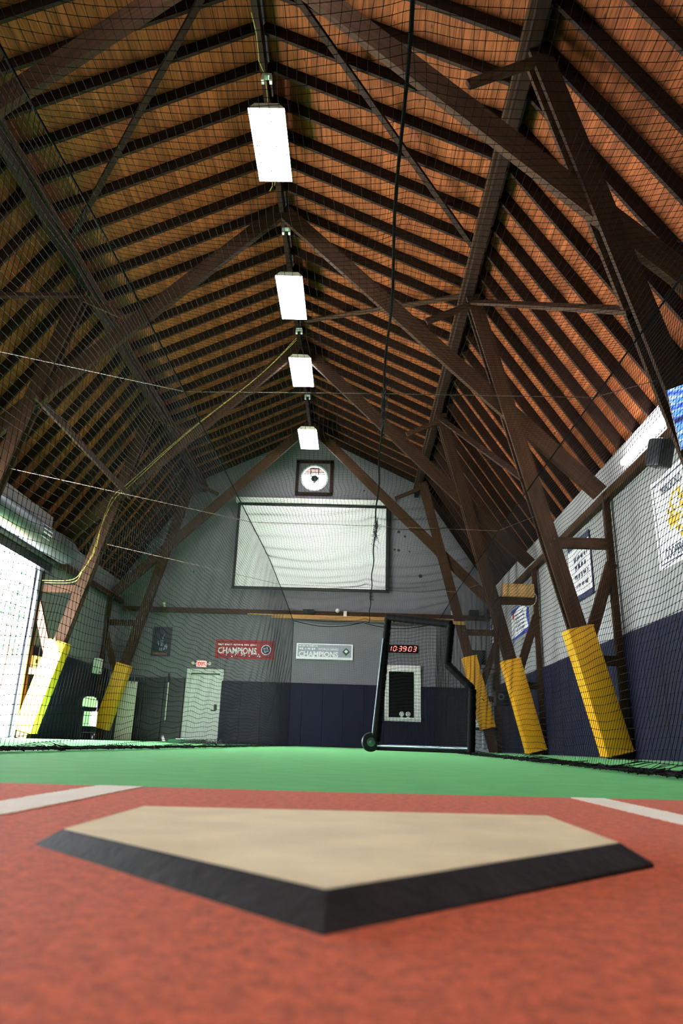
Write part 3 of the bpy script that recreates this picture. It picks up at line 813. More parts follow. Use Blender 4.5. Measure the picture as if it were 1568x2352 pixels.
MB().lathe([(0.086, -0.02), (0.086, 0.02), (0.06, 0.03), (0.03, 0.034), (0.028, 0.05), (0.012, 0.05)], (0.25, 10.0, 0.125), (0.25, -1, 0), 24).build('wheel_hub', steel_m, ls, True)
MB().tube([(0.25, 10.03, 0.125), (0.38, 10.02, 0.13)], 0.014, 8).build('axle', darksteel_m, ls)
MB().tube([(0.25, 9.945, 0.125), (0.245, 9.93, 0.125)], 0.022, 8).build('axle_cap', matgreen_m, ls)
# netting inside the L
poly2 = [(p.x, p.z) for p in (A_, B_, C_, Dd, E_, F_)]
def crossings(val, horiz):
    xs = []
    for i in range(len(poly2)):
        (x0, z0), (x1, z1) = poly2[i], poly2[(i+1) % len(poly2)]
        if horiz:
            if (z0 > val) != (z1 > val): xs.append(x0+(val-z0)/(z1-z0)*(x1-x0))
        else:
            if (x0 > val) != (x1 > val): xs.append(z0+(val-x0)/(x1-x0)*(z1-z0))
    return sorted(xs)
mb = MB()
for layer in (0.0, -0.05):
    for v in np.arange(0.1, 1.8, 0.045):
        xs = crossings(v, True)
        for a, b in zip(xs[::2], xs[1::2]):
            mb.tube([(x_, ly(x_)+layer+0.03*math.sin(v*5), v+0.01*math.sin(x_*17+v*3)+layer*0.3) for x_ in np.linspace(a, b, 12)], 0.0016, 3, cap=False)
    for v in np.arange(0.36, 1.5, 0.045):
        zs = crossings(v+0.001, False)
        for a, b in zip(zs[::2], zs[1::2]):
            mb.tube([(v+0.008*math.sin(z_*13)-layer*0.2, ly(v)+layer+0.03*math.sin(z_*5), z_) for z_ in np.linspace(a, b, 14)], 0.0016, 3, cap=False)
o = mb.build('screen_netting', cord_m, ls, split=False); o['kind'] = 'stuff'

# ------------------------------------------------------------------ things on the gable wall
YW = Y1-0.002
# projector screen
t = thing('projector_screen', (-1.45, Y1-0.2, 4.66), 'large white projector screen with black border on the gable wall', 'projector screen')
MB().box(-3.99, 1.13, Y1-0.24, Y1-0.08, 7.53, 7.69).build('housing', white_m, t)
MB().box(0.98, 1.05, Y1-0.245, Y1-0.239, 7.57, 7.63).build('switch_plate', greymetal_m, t)
mb = MB(); mb.box(1.13, 1.17, Y1-0.22, Y1-0.10, 7.55, 7.67); mb.build('end_cap', darksteel_m, t)
MB().box(-3.83, 0.93, Y1-0.165, Y1-0.160, 4.74, 7.43).build('fabric', screen_m, t)
mb = MB(); mb.box(-3.92, -3.83, Y1-0.167, Y1-0.158, 4.68, 7.5); mb.box(0.93, 1.02, Y1-0.167, Y1-0.158, 4.68, 7.5); mb.box(-3.92, 1.02, Y1-0.167, Y1-0.158, 7.43, 7.53); mb.box(-3.92, 1.02, Y1-0.167, Y1-0.158, 4.68, 4.74)
mb.build('black_border', black_m, t)
MB().tube([(-3.94, Y1-0.163, 4.665), (1.04, Y1-0.163, 4.665)], 0.022, 8).build('bottom_bar', black_m, t)

mb = MB(); rd = random.Random(9)
for (x_, z_, r_) in ((1.35, 6.7, 0.05), (1.55, 6.55, 0.04), (1.75, 6.75, 0.035), (1.22, 6.1, 0.04), (1.35, 6.08, 0.05), (1.7, 6.05, 0.03), (2.05, 5.25, 0.06), (0.2, 8.1, 0.03), (0.5, 8.4, 0.03), (-5.2, 5.2, 0.03)):
    mb.lathe([(r_, 0), (r_*0.8, 0.006)], (x_, Y1-0.001, z_), (0,-1,0), 9)
o = mb.build('ball_mark', darksteel_m, wb)
# lumber holding the end of the net
o = beam('net_rail', (-2.45, 20.56, 3.60), (3.2, 20.56, 3.54), 0.04, 0.10, pine_m); tag(o, 'pale pine rail under the far end of the net', 'rail')
t = thing('wall_speaker', (-1.45, Y1-0.15, 3.9), 'small black box on the brown ledge of the gable wall', 'speaker')
MB().rbox(Matrix.Translation((-1.45, Y1-0.19, 3.99)), 0.36, 0.1, 0.12, 0.01).build('case', black_m, t)
MB().box(-1.6, -1.3, Y1-0.244, Y1-0.239, 3.95, 4.03).build('grille', darksteel_m, t)
t = thing('motion_sensor', (-0.55, Y1-0.15, 3.95), 'round white lamp head on the ledge above the white banner', 'lamp')
MB().ball((-0.55, Y1-0.2, 4.03), 0.065).build('head', cream_m, t, True)
MB().box(-0.36, -0.26, Y1-0.22, Y1-0.13, 3.86, 4.02).build('bracket', cream_m, t)
t = thing('motion_sensor', (3.0, Y1-0.1, 4.05), 'small round white lamp head at the right end of the ledge', 'lamp')
MB().ball((3.02, Y1-0.16, 4.1), 0.05).build('head', cream_m, t, True)
MB().box(3.0, 3.04, Y1-0.12, Y1-0.002, 4.02, 4.06).build('bracket', cream_m, t)
t = thing('motion_sensor', (-6.0, Y1-0.1, 4.05), 'small round white lamp head at the left end of the ledge', 'lamp')
MB().ball((-6.0, Y1-0.14, 4.13), 0.05).build('head', cream_m, t, True)
MB().box(-6.02, -5.98, Y1-0.12, Y1-0.002, 4.02, 4.08).build('bracket', cream_m, t)

# banners
RGT = (1, 0, 0); UPV = (0, 0, 1)
def sheet(name, x0, x1, z0, z1, mat, parent, yoff=0.02):
    """thin hanging sheet with slight waves"""
    n, m_ = 24, 6; mb = MB(); vs = []; fs = []
    for i in range(n+1):
        for j in range(m_+1):
            u, v = i/n, j/m_
            vs.append((x0+(x1-x0)*u, Y1-yoff-0.006*math.sin(u*14+v*3), z0+(z1-z0)*v))
    for i in range(n):
        for j in range(m_):
            a = i*(m_+1)+j; fs.append((a, a+m_+1, a+m_+2, a+1))
    mb.add(vs, fs); k = len(vs); mb.add([(x, y+0.003, z) for x, y, z in vs], [tuple(reversed(f)) for f in fs])
    return mb.build(name, mat, parent, split=False)
def edging(x0, x1, z0, z1, w_, mat, parent, name='edging', y_=0.03):
    mb = MB(); a, b = Y1-y_, Y1-y_+0.003
    mb.box(x0, x1, a, b, z1-w_, z1); mb.box(x0, x1, a, b, z0, z0+w_); mb.box(x0, x0+w_, a, b, z0, z1); mb.box(x1-w_, x1, a, b, z0, z1)
    return mb.build(name, mat, parent)
t = thing('red_banner', (-3.37, Y1-0.03, 2.49), 'red banner with white CHAMPIONS lettering and round crest over the door', 'banner')
sheet('cloth', -4.29, -2.46, 2.49, 3.07, red_m, t)
edging(-4.22, -2.53, 2.55, 3.01, 0.018, ink_m, t)
lettering('CHAMPIONS', (-3.61, Y1-0.031, 2.735), RGT, UPV, 1.2, 0.20, paper_m, t, spread=0.03)
word_bars((-3.61, Y1-0.031, 2.915), RGT, UPV, 1.2, 0.055, paper_m, t, 4)
MB().lathe([(0.155, 0), (0.155, 0.003)], (-2.72, Y1-0.028, 2.78), (0,-1,0), 28).build('crest', paper_m, t)
MB().lathe([(0.13, 0), (0.13, 0.003)], (-2.72, Y1-0.031, 2.78), (0,-1,0), 28).build('crest_disc', ink_m, t)
mb = MB()
for i in range(4): 
    a = i*math.pi/2+0.5; mb.tube([(-2.72+0.03*math.cos(a), Y1-0.035, 2.78+0.03*math.sin(a)), (-2.72+0.09*math.cos(a+.5), Y1-0.035, 2.78+0.09*math.sin(a+.5)), (-2.72+0.06*math.cos(a+1.3), Y1-0.035, 2.78+0.06*math.sin(a+1.3))], 0.012, 5)
mb.build('crest_mark', paper_m, t)
mb = MB()
for i in range(16):
    xx = random.uniform(-4.2, -2.9); zz = random.uniform(2.54, 2.62)
    mb.add([(xx, Y1-0.0305, zz), (xx+0.05, Y1-0.0305, zz+random.uniform(-.01,.05)), (xx+0.02, Y1-0.0305, zz+0.05)], [(0,1,2)])
mb.build('scuffs', paper_m, t, split=False)['kind'] = 'stuff'

t = thing('white_banner', (-0.91, Y1-0.03, 2.54), 'white banner with CHAMPIONS lettering and green diamond beside the pitching screen', 'banner')
sheet('cloth', -1.8, -0.03, 2.53, 3.04, paper_m, t)
mb = MB(); mb.box(-1.74, -0.09, Y1-0.0315, Y1-0.0285, 2.62, 2.99); mb.build('centre_panel', greymetal_m, t)
edging(-1.8, -0.03, 2.53, 3.04, 0.014, greenink_m, t, y_=0.032)
lettering('CHAMPIONS', (-1.1, Y1-0.034, 2.70), RGT, UPV, 1.22, 0.17, screen_m, t, spread=0.03)
lettering('WORLD SERIES', (-0.80, Y1-0.034, 2.855), RGT, UPV, 0.62, 0.06, screen_m, t, spread=0.01)
word_bars((-1.42, Y1-0.034, 2.855), RGT, UPV, 0.54, 0.06, screen_m, t, 6)
word_bars((-1.42, Y1-0.034, 2.945), RGT, UPV, 0.6, 0.04, screen_m, t, 7)
MB().prism([(-0.25, Y1-0.034, 2.67), (-0.13, Y1-0.034, 2.79), (-0.25, Y1-0.034, 2.91), (-0.37, Y1-0.034, 2.79)], (0, 0.003, 0)).build('diamond_mark', greenink_m, t)
MB().prism([(-0.25, Y1-0.037, 2.75), (-0.19, Y1-0.037, 2.80), (-0.25, Y1-0.037, 2.86), (-0.31, Y1-0.037, 2.80)], (0, 0.003, 0)).build('diamond_centre', screen_m, t)

# poster
t = thing('framed_poster', (-5.98, Y1-0.02, 2.5), 'dark blue framed sports poster on the left of the gable wall', 'poster')
MB().box(-6.26, -5.69, Y1-0.03, Y1-0.003, 2.5, 3.39).build('print', posterdark_m, t)
edging(-6.27, -5.68, 2.49, 3.40, 0.028, ink_m, t, 'frame', 0.034)
mb = MB()
mb.tube([(-5.96, Y1-0.034, 3.02), (-5.93, Y1-0.034, 3.12), (-5.90, Y1-0.034, 3.2)], 0.012, 5)
for i in range(14):
    xx = -6.15+0.36*random.random(); zz = 2.66+0.26*random.random()
    mb.box(xx, xx+0.022, Y1-0.033, Y1-0.029, zz, zz+0.09)
for dx in (0, 0.035): mb.box(-5.985+dx, -5.965+dx, Y1-0.033, Y1-0.029, 2.8, 2.99)
mb.build('player_figures', paleblue_m, t, split=False)['kind'] = 'stuff'
mb = MB()
for i in range(9): mb.box(-6.2+0.048*i, -6.17+0.048*i, Y1-0.033, Y1-0.029, 2.55, 2.61)
mb.build('caption', orangeink_m, t, split=False)['kind'] = 'stuff'

# clock
t = thing('led_clock', (1.48, Y1-0.05, 2.81), 'black wall clock with red digits 10:39:03 above the dark window', 'clock')
MB().rbox(Matrix.Translation((1.485, Y1-0.04, 2.93)), 0.93, 0.07, 0.24, 0.008).build('case', glassblack_m, t)
SEG = {'0': 'abcdef', '1': 'bc', '2': 'abged', '3': 'abgcd', '9': 'abcdfg'}
def digit(ch, x0, z0, w_, h_):
    mb = MB(); y0_ = Y1-0.078; th = 0.018; sl = 0.03
    def bar(xa, za, xb, zb):
        sx = lambda z: sl*(z-z0)/h_
        if abs(za-zb) < 1e-6: P = [(xa+th*.4+sx(za), za-th/2), (xb-th*.4+sx(za), za-th/2), (xb-th*.4+sx(za), za+th/2), (xa+th*.4+sx(za), za+th/2)]
        else: P = [(xa-th/2+sx(za), za+th*.4), (xa+th/2+sx(za), za+th*.4), (xb+th/2+sx(zb), zb-th*.4), (xb-th/2+sx(zb), zb-th*.4)]
        mb.prism([(p[0], y0_, p[1]) for p in P], (0, 0.003, 0))
    zm = z0+h_/2; z1 = z0+h_; x1 = x0+w_
    S_ = {'a': (x0, z1, x1, z1), 'b': (x1, zm, x1, z1), 'c': (x1, z0, x1, zm), 'd': (x0, z0, x1, z0), 'e': (x0, z0, x0, zm), 'f': (x0, zm, x0, z1), 'g': (x0, zm, x1, zm)}
    for c_ in SEG[ch]: bar(*S_[c_])
    mb.build('digit', led_m, t)
for ch, x_ in (('1', 1.04), ('0', 1.19), ('3', 1.36), ('9', 1.49), ('0', 1.66), ('3', 1.80)): digit(ch, x_, 2.86, 0.08, 0.14)
mb = MB()
for x_ in (1.325, 1.615):
    for z_ in (2.9, 2.96): mb.box(x_-0.008, x_+0.008, Y1-0.078, Y1-0.075, z_-0.008, z_+0.008)
mb.build('colons', led_m, t)

# dark window with white frame and two round white ornaments
wn = thing('window_2', (1.46, Y1, 0.78), None, None, kind='structure')
mb = MB(); a, b = Y1-0.09, Y1-0.001
mb.box(0.95, 2.03, a, b, 2.24, 2.43); mb.box(0.95, 2.03, a, b, 0.79, 0.9); mb.box(0.95, 1.07, a, b, 0.9, 2.24); mb.box(1.83, 2.03, a, b, 0.9, 2.24)
mb.build('window_frame', white_m, wn)
MB().box(1.07, 1.83, Y1-0.07, Y1-0.06, 0.9, 2.24).build('pane', glassblack_m, wn)
MB().box(0.95, 2.03, Y1-0.16, Y1-0.09, 0.86, 0.9).build('window_sill', white_m, wn)
for x_, lab in ((1.46, 'left of two round white ornaments on the dark window sill'), (1.65, 'right of two round white ornaments on the dark window sill')):
    t = thing('ball_ornament', (x_, Y1-0.125, 0.9), lab, 'ornament', 'ornaments on the sill')
    MB().ball((x_, Y1-0.125, 1.0), 0.075, 16, 10).build('ball', white_m, t, True)
    MB().lathe([(0.05, 0), (0.045, 0.012), (0.02, 0.03)], (x_, Y1-0.125, 0.9), (0,0,1), 14).build('foot', white_m, t, True)

# door with exit sign
dr = thing('door_1', (-4.5, Y1, 0), None, None, kind='structure')
mb = MB(); a, b = Y1-0.075, Y1-0.001
mb.box(-5.09, -3.96, a, b, 2.03, 2.15); mb.box(-5.09, -4.96, a, b, 0, 2.03); mb.box(-4.07, -3.96, a, b, 1.82, 2.03); mb.box(-4.07, -4.0, a, b, 0, 1.82)
mb.build('door_frame', white_m, dr)
MB().box(-4.955, -4.075, Y1-0.05, Y1-0.004, 0.02, 2.02).build('door_panel', white_m, dr)
mb = MB(); mb.box(-4.955, -4.075, Y1-0.056, Y1-0.05, 1.985, 2.025); mb.build('weather_strip', greenink_m, dr)
t2 = MB().rbox(Matrix.Translation((-4.14, Y1-0.07, 1.03)), 0.07, 0.04, 0.17, 0.01).build('lock_case', black_m, dr)
MB().tube([(-4.14, Y1-0.08, 0.93), (-4.14, Y1-0.12, 0.93), (-4.26, Y1-0.12, 0.93)], 0.012, 8).build('handle', darksteel_m, dr)
t = thing('exit_sign', (-4.67, Y1-0.05, 2.2), 'red lit EXIT sign with two small lamp heads over the white door', 'exit sign')
MB().rbox(Matrix.Translation((-4.67, Y1-0.035, 2.30)), 0.33, 0.06, 0.21, 0.01).build('case', white_m, t)
MB().box(-4.82, -4.52, Y1-0.068, Y1-0.064, 2.21, 2.39).build('panel', exit_m, t)
lettering('EXIT', (-4.67, Y1-0.070, 2.30), RGT, UPV, 0.22, 0.11, redink_m, t, spread=0.02)
for dx in (-0.25, 0.25):
    o = MB().lathe([(0.02, 0), (0.05, 0.05), (0.05, 0.07)], (-4.67+dx, Y1-0.04, 2.33), (dx*0.5, -1, -0.3), 12).build('lamp_head', cream_m, t, True)
    MB().box(min(-4.67+dx, -4.67+dx*0.6), max(-4.67+dx, -4.67+dx*0.6), Y1-0.05, Y1-0.02, 2.29, 2.32).build('lamp_arm', cream_m, o)

# white pole on the dark pads, folded table on end, chairs, green mat
t = thing('line_pole', (-5.61, Y1-0.09, 0.52), 'thin white pole leaning on the black wall pads left of the door', 'pole')
MB().tube([(-5.60, Y1-0.09, 0.62), (-5.62, Y1-0.09, 1.72)], 0.022, 8).build('shaft', cream_m, t, True)
MB().tube([(-5.62, Y1-0.09, 1.72), (-5.63, Y1-0.09, 1.98)], 0.03, 8).build('grip', black_m, t, True)
MB().tube([(-5.598, Y1-0.09, 0.52), (-5.60, Y1-0.09, 0.62)], 0.012, 8).build('tip', steel_m, t, True)
t = thing('folding_table', (-6.72, 21.6, 0), 'white folding table standing on end behind the shaded yellow pad', 'table')
MB().rbox(Matrix.Translation((-6.72, 21.6, 0.855)), 0.5, 0.05, 1.69, 0.015).build('table_top', cream_m, t, True)
mb = MB(); mb.tube([(-6.9, 21.64, 0.3), (-6.9, 21.68, 1.2), (-6.55, 21.68, 1.2), (-6.55, 21.64, 0.3)], 0.014, 6); mb.build('folded_legs', darksteel_m, t, True)
for dx in (0.08, 0.16): MB().tube([(-6.72+dx, 21.57, 1.62), (-6.72+dx, 21.56, 1.82)], 0.012, 6).build('clip', steel_m, t)

def folded_chair(xo, yo, lab, back_mat):
    t = thing('folding_chair', (xo, yo, 0), lab, 'chair', 'folded chairs leaning left')
    F = Matrix.Translation((xo, yo, 0)) @ Matrix.Rotation(math.radians(38), 4, 'Z') @ Matrix.Rotation(math.radians(-9), 4, 'X')
    P = lambda a, b, c: F @ Vector((a, b, c))
    for sx in (-0.2, 0.2):
        MB().tube([P(sx, 0, 0.0), P(sx, 0, 0.92), P(sx*0.92, 0, 1.0), P(sx*0.7, 0, 1.05)], 0.013, 8).build('leg', black_m, t, True)
        MB().tube([P(sx*0.85, -0.05, 0.03), P(sx*0.85, -0.02, 0.72)], 0.012, 8).build('leg', black_m, t, True)
    poly = [(-0.18, 0.80), (0.18, 0.80), (0.185, 0.96), (0.15, 1.03), (0.08, 1.06), (-0.08, 1.06), (-0.15, 1.03), (-0.185, 0.96)]
    MB().prism([P(a, -0.012, c) for a, c in poly], F.to_3x3() @ Vector((0, 0.022, 0))).build('backrest', back_mat, t)
    MB().rbox(F @ Matrix.Translation((0.02, -0.055, 0.50)) @ Matrix.Rotation(0.06, 4, 'X'), 0.34, 0.022, 0.36, 0.01).build('seat', back_mat, t, True)
    MB().tube([P(-0.2, 0, 0.18), P(0.2, 0, 0.18)], 0.009, 6).build('stretcher', black_m, t)
for i, (lab, mt) in enumerate((('foremost folded chair with white seat and back by the shaded yellow pad', cream_m), ('middle folded chair of the leaning row by the shaded yellow pad', black_m), ('rearmost folded chair of the leaning row by the shaded yellow pad', black_m))):
    folded_chair(-6.60-0.09*i, 18.35+0.11*i, lab, mt)
t = thing('green_mat', (-4.0, 18.0, 0), 'low folded green mat on the floor in front of the white door', 'mat')
MB().rbox(Matrix.Translation((-4.02, 18.0, 0.045)), 0.85, 0.5, 0.085, 0.03).build('folded_mat', matgreen_m, t, True)
MB().box(-4.25, -3.85, 17.8, 18.15, 0.088, 0.10).build('white_flap', paper_m, t)

# small boxes on the left wall
t = thing('switch_box', (XL+0.06, 16.35, 1.5), 'white switch box on the left wall between door rail and sunlit pad', 'switch box')
MB().rbox(Matrix.Translation((XL+0.09, 16.38, 1.68)), 0.08, 0.34, 0.26, 0.01).build('case', cream_m, t)
MB().box(XL+0.129, XL+0.135, 16.28, 16.38, 1.64, 1.72).build('rocker', black_m, t)
MB().tube([(XL+0.08, 16.5, 1.78), (XL+0.08, 16.5, 2.3)], 0.02, 8).build('conduit', steel_m, t)
t = thing('towel_dispenser', (XL+0.12, 20.25, 1.75), 'white dispenser on the left wall just behind the shaded yellow pad', 'dispenser')
MB().rbox(Matrix.Translation((XL+0.15, 20.25, 1.98)), 0.18, 0.32, 0.42, 0.03).build('case', white_m, t, True)
MB().box(XL+0.225, XL+0.24, 20.15, 20.35, 1.80, 1.83).build('slot', redink_m, t)

# ------------------------------------------------------------------ roll-up doors (nearer one unseen, added for daylight on the right roof)
DRX = XL+0.40
def rollup(name, ya, yb, ha, hb, sticker):
    d2 = thing(name, (XL, (ya+yb)/2, 0), None, None, kind='structure')
    MB().lathe([(0.05, 0), (0.27, 0.0), (0.28, 0.02), (0.28, hb-ha-0.02), (0.27, hb-ha), (0.05, hb-ha)], (DRX+0.12, ha, 4.2), (0,1,0), 28).build('door_coil_hood', steel_m, d2, True)
    MB().box(XL+0.1, XL+0.24, ha, hb, 3.70, 3.92).build('head_beam', darksteel_m, d2)
    MB().box(XL+0.06, XL+0.28, ha, hb, 3.68, 3.70).build('head_flange', darksteel_m, d2)
    MB().box(XL+0.26, XL+0.30, ha, hb, 3.90, 3.95).build('head_trim', steel_m, d2)
    for yy in (ya-0.02, yb+0.02):
        MB().tube([(XL+0.10, yy, 0.0), (XL+0.10, yy, 3.68)], 0.055, 10).build('guide_rail', steel_m, d2, True)
        s_ = 1 if yy > (ya+yb)/2 else -1
        MB().box(XL+0.02, XL+0.16, min(yy+s_*0.06, yy+s_*0.10), max(yy+s_*0.06, yy+s_*0.10), 0, 3.68).build('rail_angle', darksteel_m, d2)
        MB().box(XL+0.0, XL+0.04, min(yy+s_*0.1, yy+s_*0.28), max(yy+s_*0.1, yy+s_*0.28), 0, 3.68).build('jamb_trim', cream_m, d2)
    if sticker:
        a0 = [math.radians(q) for q in (-30, -10, 10, 30)]; mb = MB()
        for i in range(3):
            P = [(DRX+0.12+0.2815*math.cos(q), 14.15+w_, 4.2+0.2815*math.sin(q)) for q, w_ in ((a0[i], 0), (a0[i], 0.45), (a0[i+1], 0.45), (a0[i+1], 0))]
            mb.add(P, [(0,1,2,3)])
        mb.build('warning_sticker', paper_m, d2, split=False)
        mb = MB()
        for i, q in enumerate((-22, -14, 2, 12, 20)):
            q = math.radians(q); mb.box(DRX+0.12+0.281*math.cos(q), DRX+0.12+0.285*math.cos(q), 14.2, 14.5-0.04*(i % 2), 4.2+0.283*math.sin(q)-0.008, 4.2+0.283*math.sin(q)+0.008)
        mb.build('small_print', ink_m, d2, split=False)['kind'] = 'stuff'
rollup('door_2', DY0, DY1, 11.25, 16.1, True)
rollup('added_daylight_door', 6.6, 10.8, 6.42, 10.98, False)  # added door, out of view, brightens the right roof slopes

# outside
gd = MB().box(-60, XL-0.03, -20, 60, -0.2, -0.004).build('ground', ground_m); tag(gd, kind='structure')
def tree(x_, y_, h_, n_, rad, label, sd):
    rd = random.Random(sd)
    t = thing('tree', (x_, y_, -0.05), label, 'tree', 'trees outside the door')
    mb = MB(); mb.tube([(x_, y_, -0.05), (x_+0.1, y_, h_*0.45), (x_-0.05, y_+0.1, h_*0.8)], [0.16, 0.12, 0.05], 8)
    for i in range(6):
        a = i*1.05; mb.tube([(x_, y_, h_*(0.4+0.06*i)), (x_+math.cos(a)*rad*0.8, y_+math.sin(a)*rad*0.8, h_*(0.6+0.06*i))], [0.05, 0.015], 5)
    mb.build('trunk', bark_m, t, True)
    mb = MB()
    for i in range(n_):
        u = Vector((rd.gauss(0, 1), rd.gauss(0, 1), rd.gauss(0, 1))).normalized()*(rad*rd.random()**0.4)
        c_ = Vector((x_, y_, h_*0.75))+Vector((u.x, u.y, u.z*1.2))
        e1 = Vector((rd.gauss(0,1), rd.gauss(0,1), rd.gauss(0,1))).normalized(); e2 = e1.cross(Vector((rd.gauss(0,1), rd.gauss(0,1), rd.gauss(0,1)))).normalized()
        s1 = rd.uniform(0.08, 0.16)
        mb.add([c_-e1*s1, c_+e2*s1*0.5, c_+e1*s1, c_-e2*s1*0.5], [(0,1,2,3)])
    me = bpy.data.meshes.new('foliage'); me.from_pydata(mb.v, [], mb.f); me.update()
    o = link('foliage', me, leaf_m, t); o['kind'] = 'stuff'
tree(-14.3, 29.0, 6.6, 700, 1.7, 'leafy tree outside, seen through the roll-up door opening', 3)

# ------------------------------------------------------------------ right side things
# strip light
t = thing('strip_light', (XR-0.1, 9.5, 4.25), 'glowing fluorescent strip light on the upper right wall', 'strip light')
MB().box(XR-0.05, XR-0.002, 8.7, 10.3, 4.35, 4.41).build('housing', white_m, t)
MB().rbox(Matrix.Translation((XR-0.09, 9.5, 4.38)), 0.07, 1.56, 0.075, 0.025).build('diffuser', strip_m, t, True)
# loudspeaker
t = thing('loudspeaker', (3.72, 8.3, 3.5), 'dark loudspeaker bracketed under the strip light on the right', 'speaker')
M = Matrix.Translation((3.80, 8.3, 3.70)) @ Matrix.Rotation(math.radians(28), 4, 'Z') @ Matrix.Rotation(math.radians(18), 4, 'X')
mb = MB(); mb.rbox(M, 0.24, 0.22, 0.36, 0.03); mb.build('cabinet', darksteel_m, t, True)
M2 = M @ Matrix.Translation((-0.0, -0.115, 0)); MB().rbox(M2, 0.21, 0.02, 0.33, 0.008).build('grille', black_m, t)
MB().tube([(3.75, 8.4, 3.8), (4.0, 8.55, 3.95), (4.16, 8.6, 4.0)], 0.015, 8).build('bracket', darksteel_m, t)
# television
t = thing('television', (3.05, 5.7, 2.8), 'wall television with bright blue picture at the right edge of the photo', 'television')
M = Matrix.Translation((3.205, 5.575, 3.01)) @ Matrix.Rotation(math.radians(-50), 4, 'Z') @ Matrix.Rotation(math.radians(15), 4, 'X')
MB().rbox(M, 0.98, 0.05, 0.60, 0.01).build('bezel', glassblack_m, t)
MB().rbox(M @ Matrix.Translation((0, -0.027, 0)), 0.95, 0.004, 0.565, 0.001).build('picture', tv_m, t)
MB().tube([(3.22, 5.6, 3.01), (3.22, 5.9, 3.1), (3.16, 6.2, 3.1)], 0.025, 8).build('mount', darksteel_m, t)

# posters on the right wall
XP = XR-0.002
def wallsheet(name, ya, yb, z0, z1, mat, parent, off=0.01):
    return MB().box(XP-off-0.004, XP-off, ya, yb, z0, z1).build(name, mat, parent)
RW = (0, -1, 0)
t = thing('tournament_poster', (XR, 9.05, 2.45), 'large white COOPERSTOWN poster with gold cluster on the right wall', 'poster')
wallsheet('paper', 8.1, 9.55, 2.47, 3.75, paper_m, t)
mb = MB(); xa, xb = XP-0.018, XP-0.015
for (ya, yb, za, zb) in ((8.17, 9.48, 2.53, 2.545), (8.17, 9.48, 3.67, 3.685), (9.465, 9.48, 2.53, 3.685), (8.17, 8.185, 2.53, 3.685)): mb.box(xa, xb, ya, yb, za, zb)
mb.build('border_line', ink_m, t)
lettering('MARLBORO', (XP-0.016, 8.93, 3.53), RW, UPV, 0.62, 0.13, ink_m, t, spread=0.0)
lettering('COOPERSTOWN', (XP-0.016, 8.83, 2.64), RW, UPV, 0.95, 0.14, ink_m, t, spread=0.01)
mb = MB(); rd = random.Random(5)
for i in range(46):
    a = rd.uniform(0, 6.28); r_ = 0.30*math.sqrt(rd.random()); yy = 8.80+r_*math.cos(a); zz = 3.10+r_*1.05*math.sin(a)
    mb.lathe([(rd.uniform(.025, .05), 0), (0.02, 0.003)], (XP-0.016, yy, zz), (-1,0,0), 8)
mb.build('gold_cluster', gold_m, t, split=False)['kind'] = 'stuff'
mb = MB()
for i in range(12):
    a = rd.uniform(0, 6.28); r_ = 0.25*math.sqrt(rd.random()); mb.lathe([(0.018, 0), (0.012, 0.003)], (XP-0.020, 8.80+r_*math.cos(a), 3.10+r_*math.sin(a)), (-1,0,0), 6)
mb.build('ink_marks', ink_m, t, split=False)['kind'] = 'stuff'
for zz in (3.3, 3.12, 2.98, 2.85): 
    word_bars((XP-0.016, 9.27, zz), RW, UPV, 0.24, 0.025, greymetal_m, t, int(zz*100))
t = thing('lettered_poster', (XR, 12.9, 2.8), 'white poster with black bars and black writing behind the nearest right strut', 'poster')
wallsheet('paper', 12.28, 13.6, 2.80, 3.86, paper_m, t)
mb = MB()
for (ya, yb, za, zb) in ((12.28, 13.6, 2.74, 2.86), (12.28, 13.6, 3.80, 3.92), (12.26, 12.31, 2.74, 3.92)): mb.box(XP-0.02, XP-0.015, ya, yb, za, zb)
mb.build('black_bars', ink_m, t)
for i, zz in enumerate((3.56, 3.40, 3.22, 3.04)):
    word_bars((XP-0.018, 12.85, zz), RW, UPV, 0.8-0.1*(i % 2), 0.09, ink_m, t, 40+i)
def blue_poster(ya, yb, z0, z1, label, seal):
    t = thing('award_poster', (XR, (ya+yb)/2, z0), label, 'poster', 'blue bordered posters')
    wallsheet('paper', ya, yb, z0, z1, paper_m, t)
    mb = MB(); x0, x1 = XP-0.02, XP-0.015
    mb.prism([(x0, ya, z0), (x0, ya, z1), (x0, ya+0.06, z1), (x0, ya+0.22, (z0+z1)/2), (x0, ya+0.04, z0+0.1)], (0.005, 0, 0))
    mb.prism([(x0, ya, z0), (x0, yb, z0), (x0, yb, z0+0.03), (x0, ya+0.05, z0+0.11)], (0.005, 0, 0))
    mb.prism([(x0, ya+0.3, z1), (x0, yb, z1), (x0, yb, z1-0.12)], (0.005, 0, 0))
    mb.build('blue_corners', blueink_m, t)
    for i in range(5): word_bars((XP-0.018, (ya+yb)/2-0.05, z1-0.2-0.1*i), RW, UPV, (yb-ya)*0.5, 0.045, ink_m, t, 50+i)
    if seal: MB().lathe([(0.1, 0), (0.1, 0.004)], (XP-0.016, yb-0.25, z1-0.16), (-1,0,0), 20).build('red_seal', redink_m, t)
blue_poster(17.02, 18.9, 2.82, 3.60, 'white poster with blue corners and red seal under the wooden box', True)
blue_poster(20.85, 21.9, 2.84, 3.72, 'white poster with blue corners in the far right corner', False)
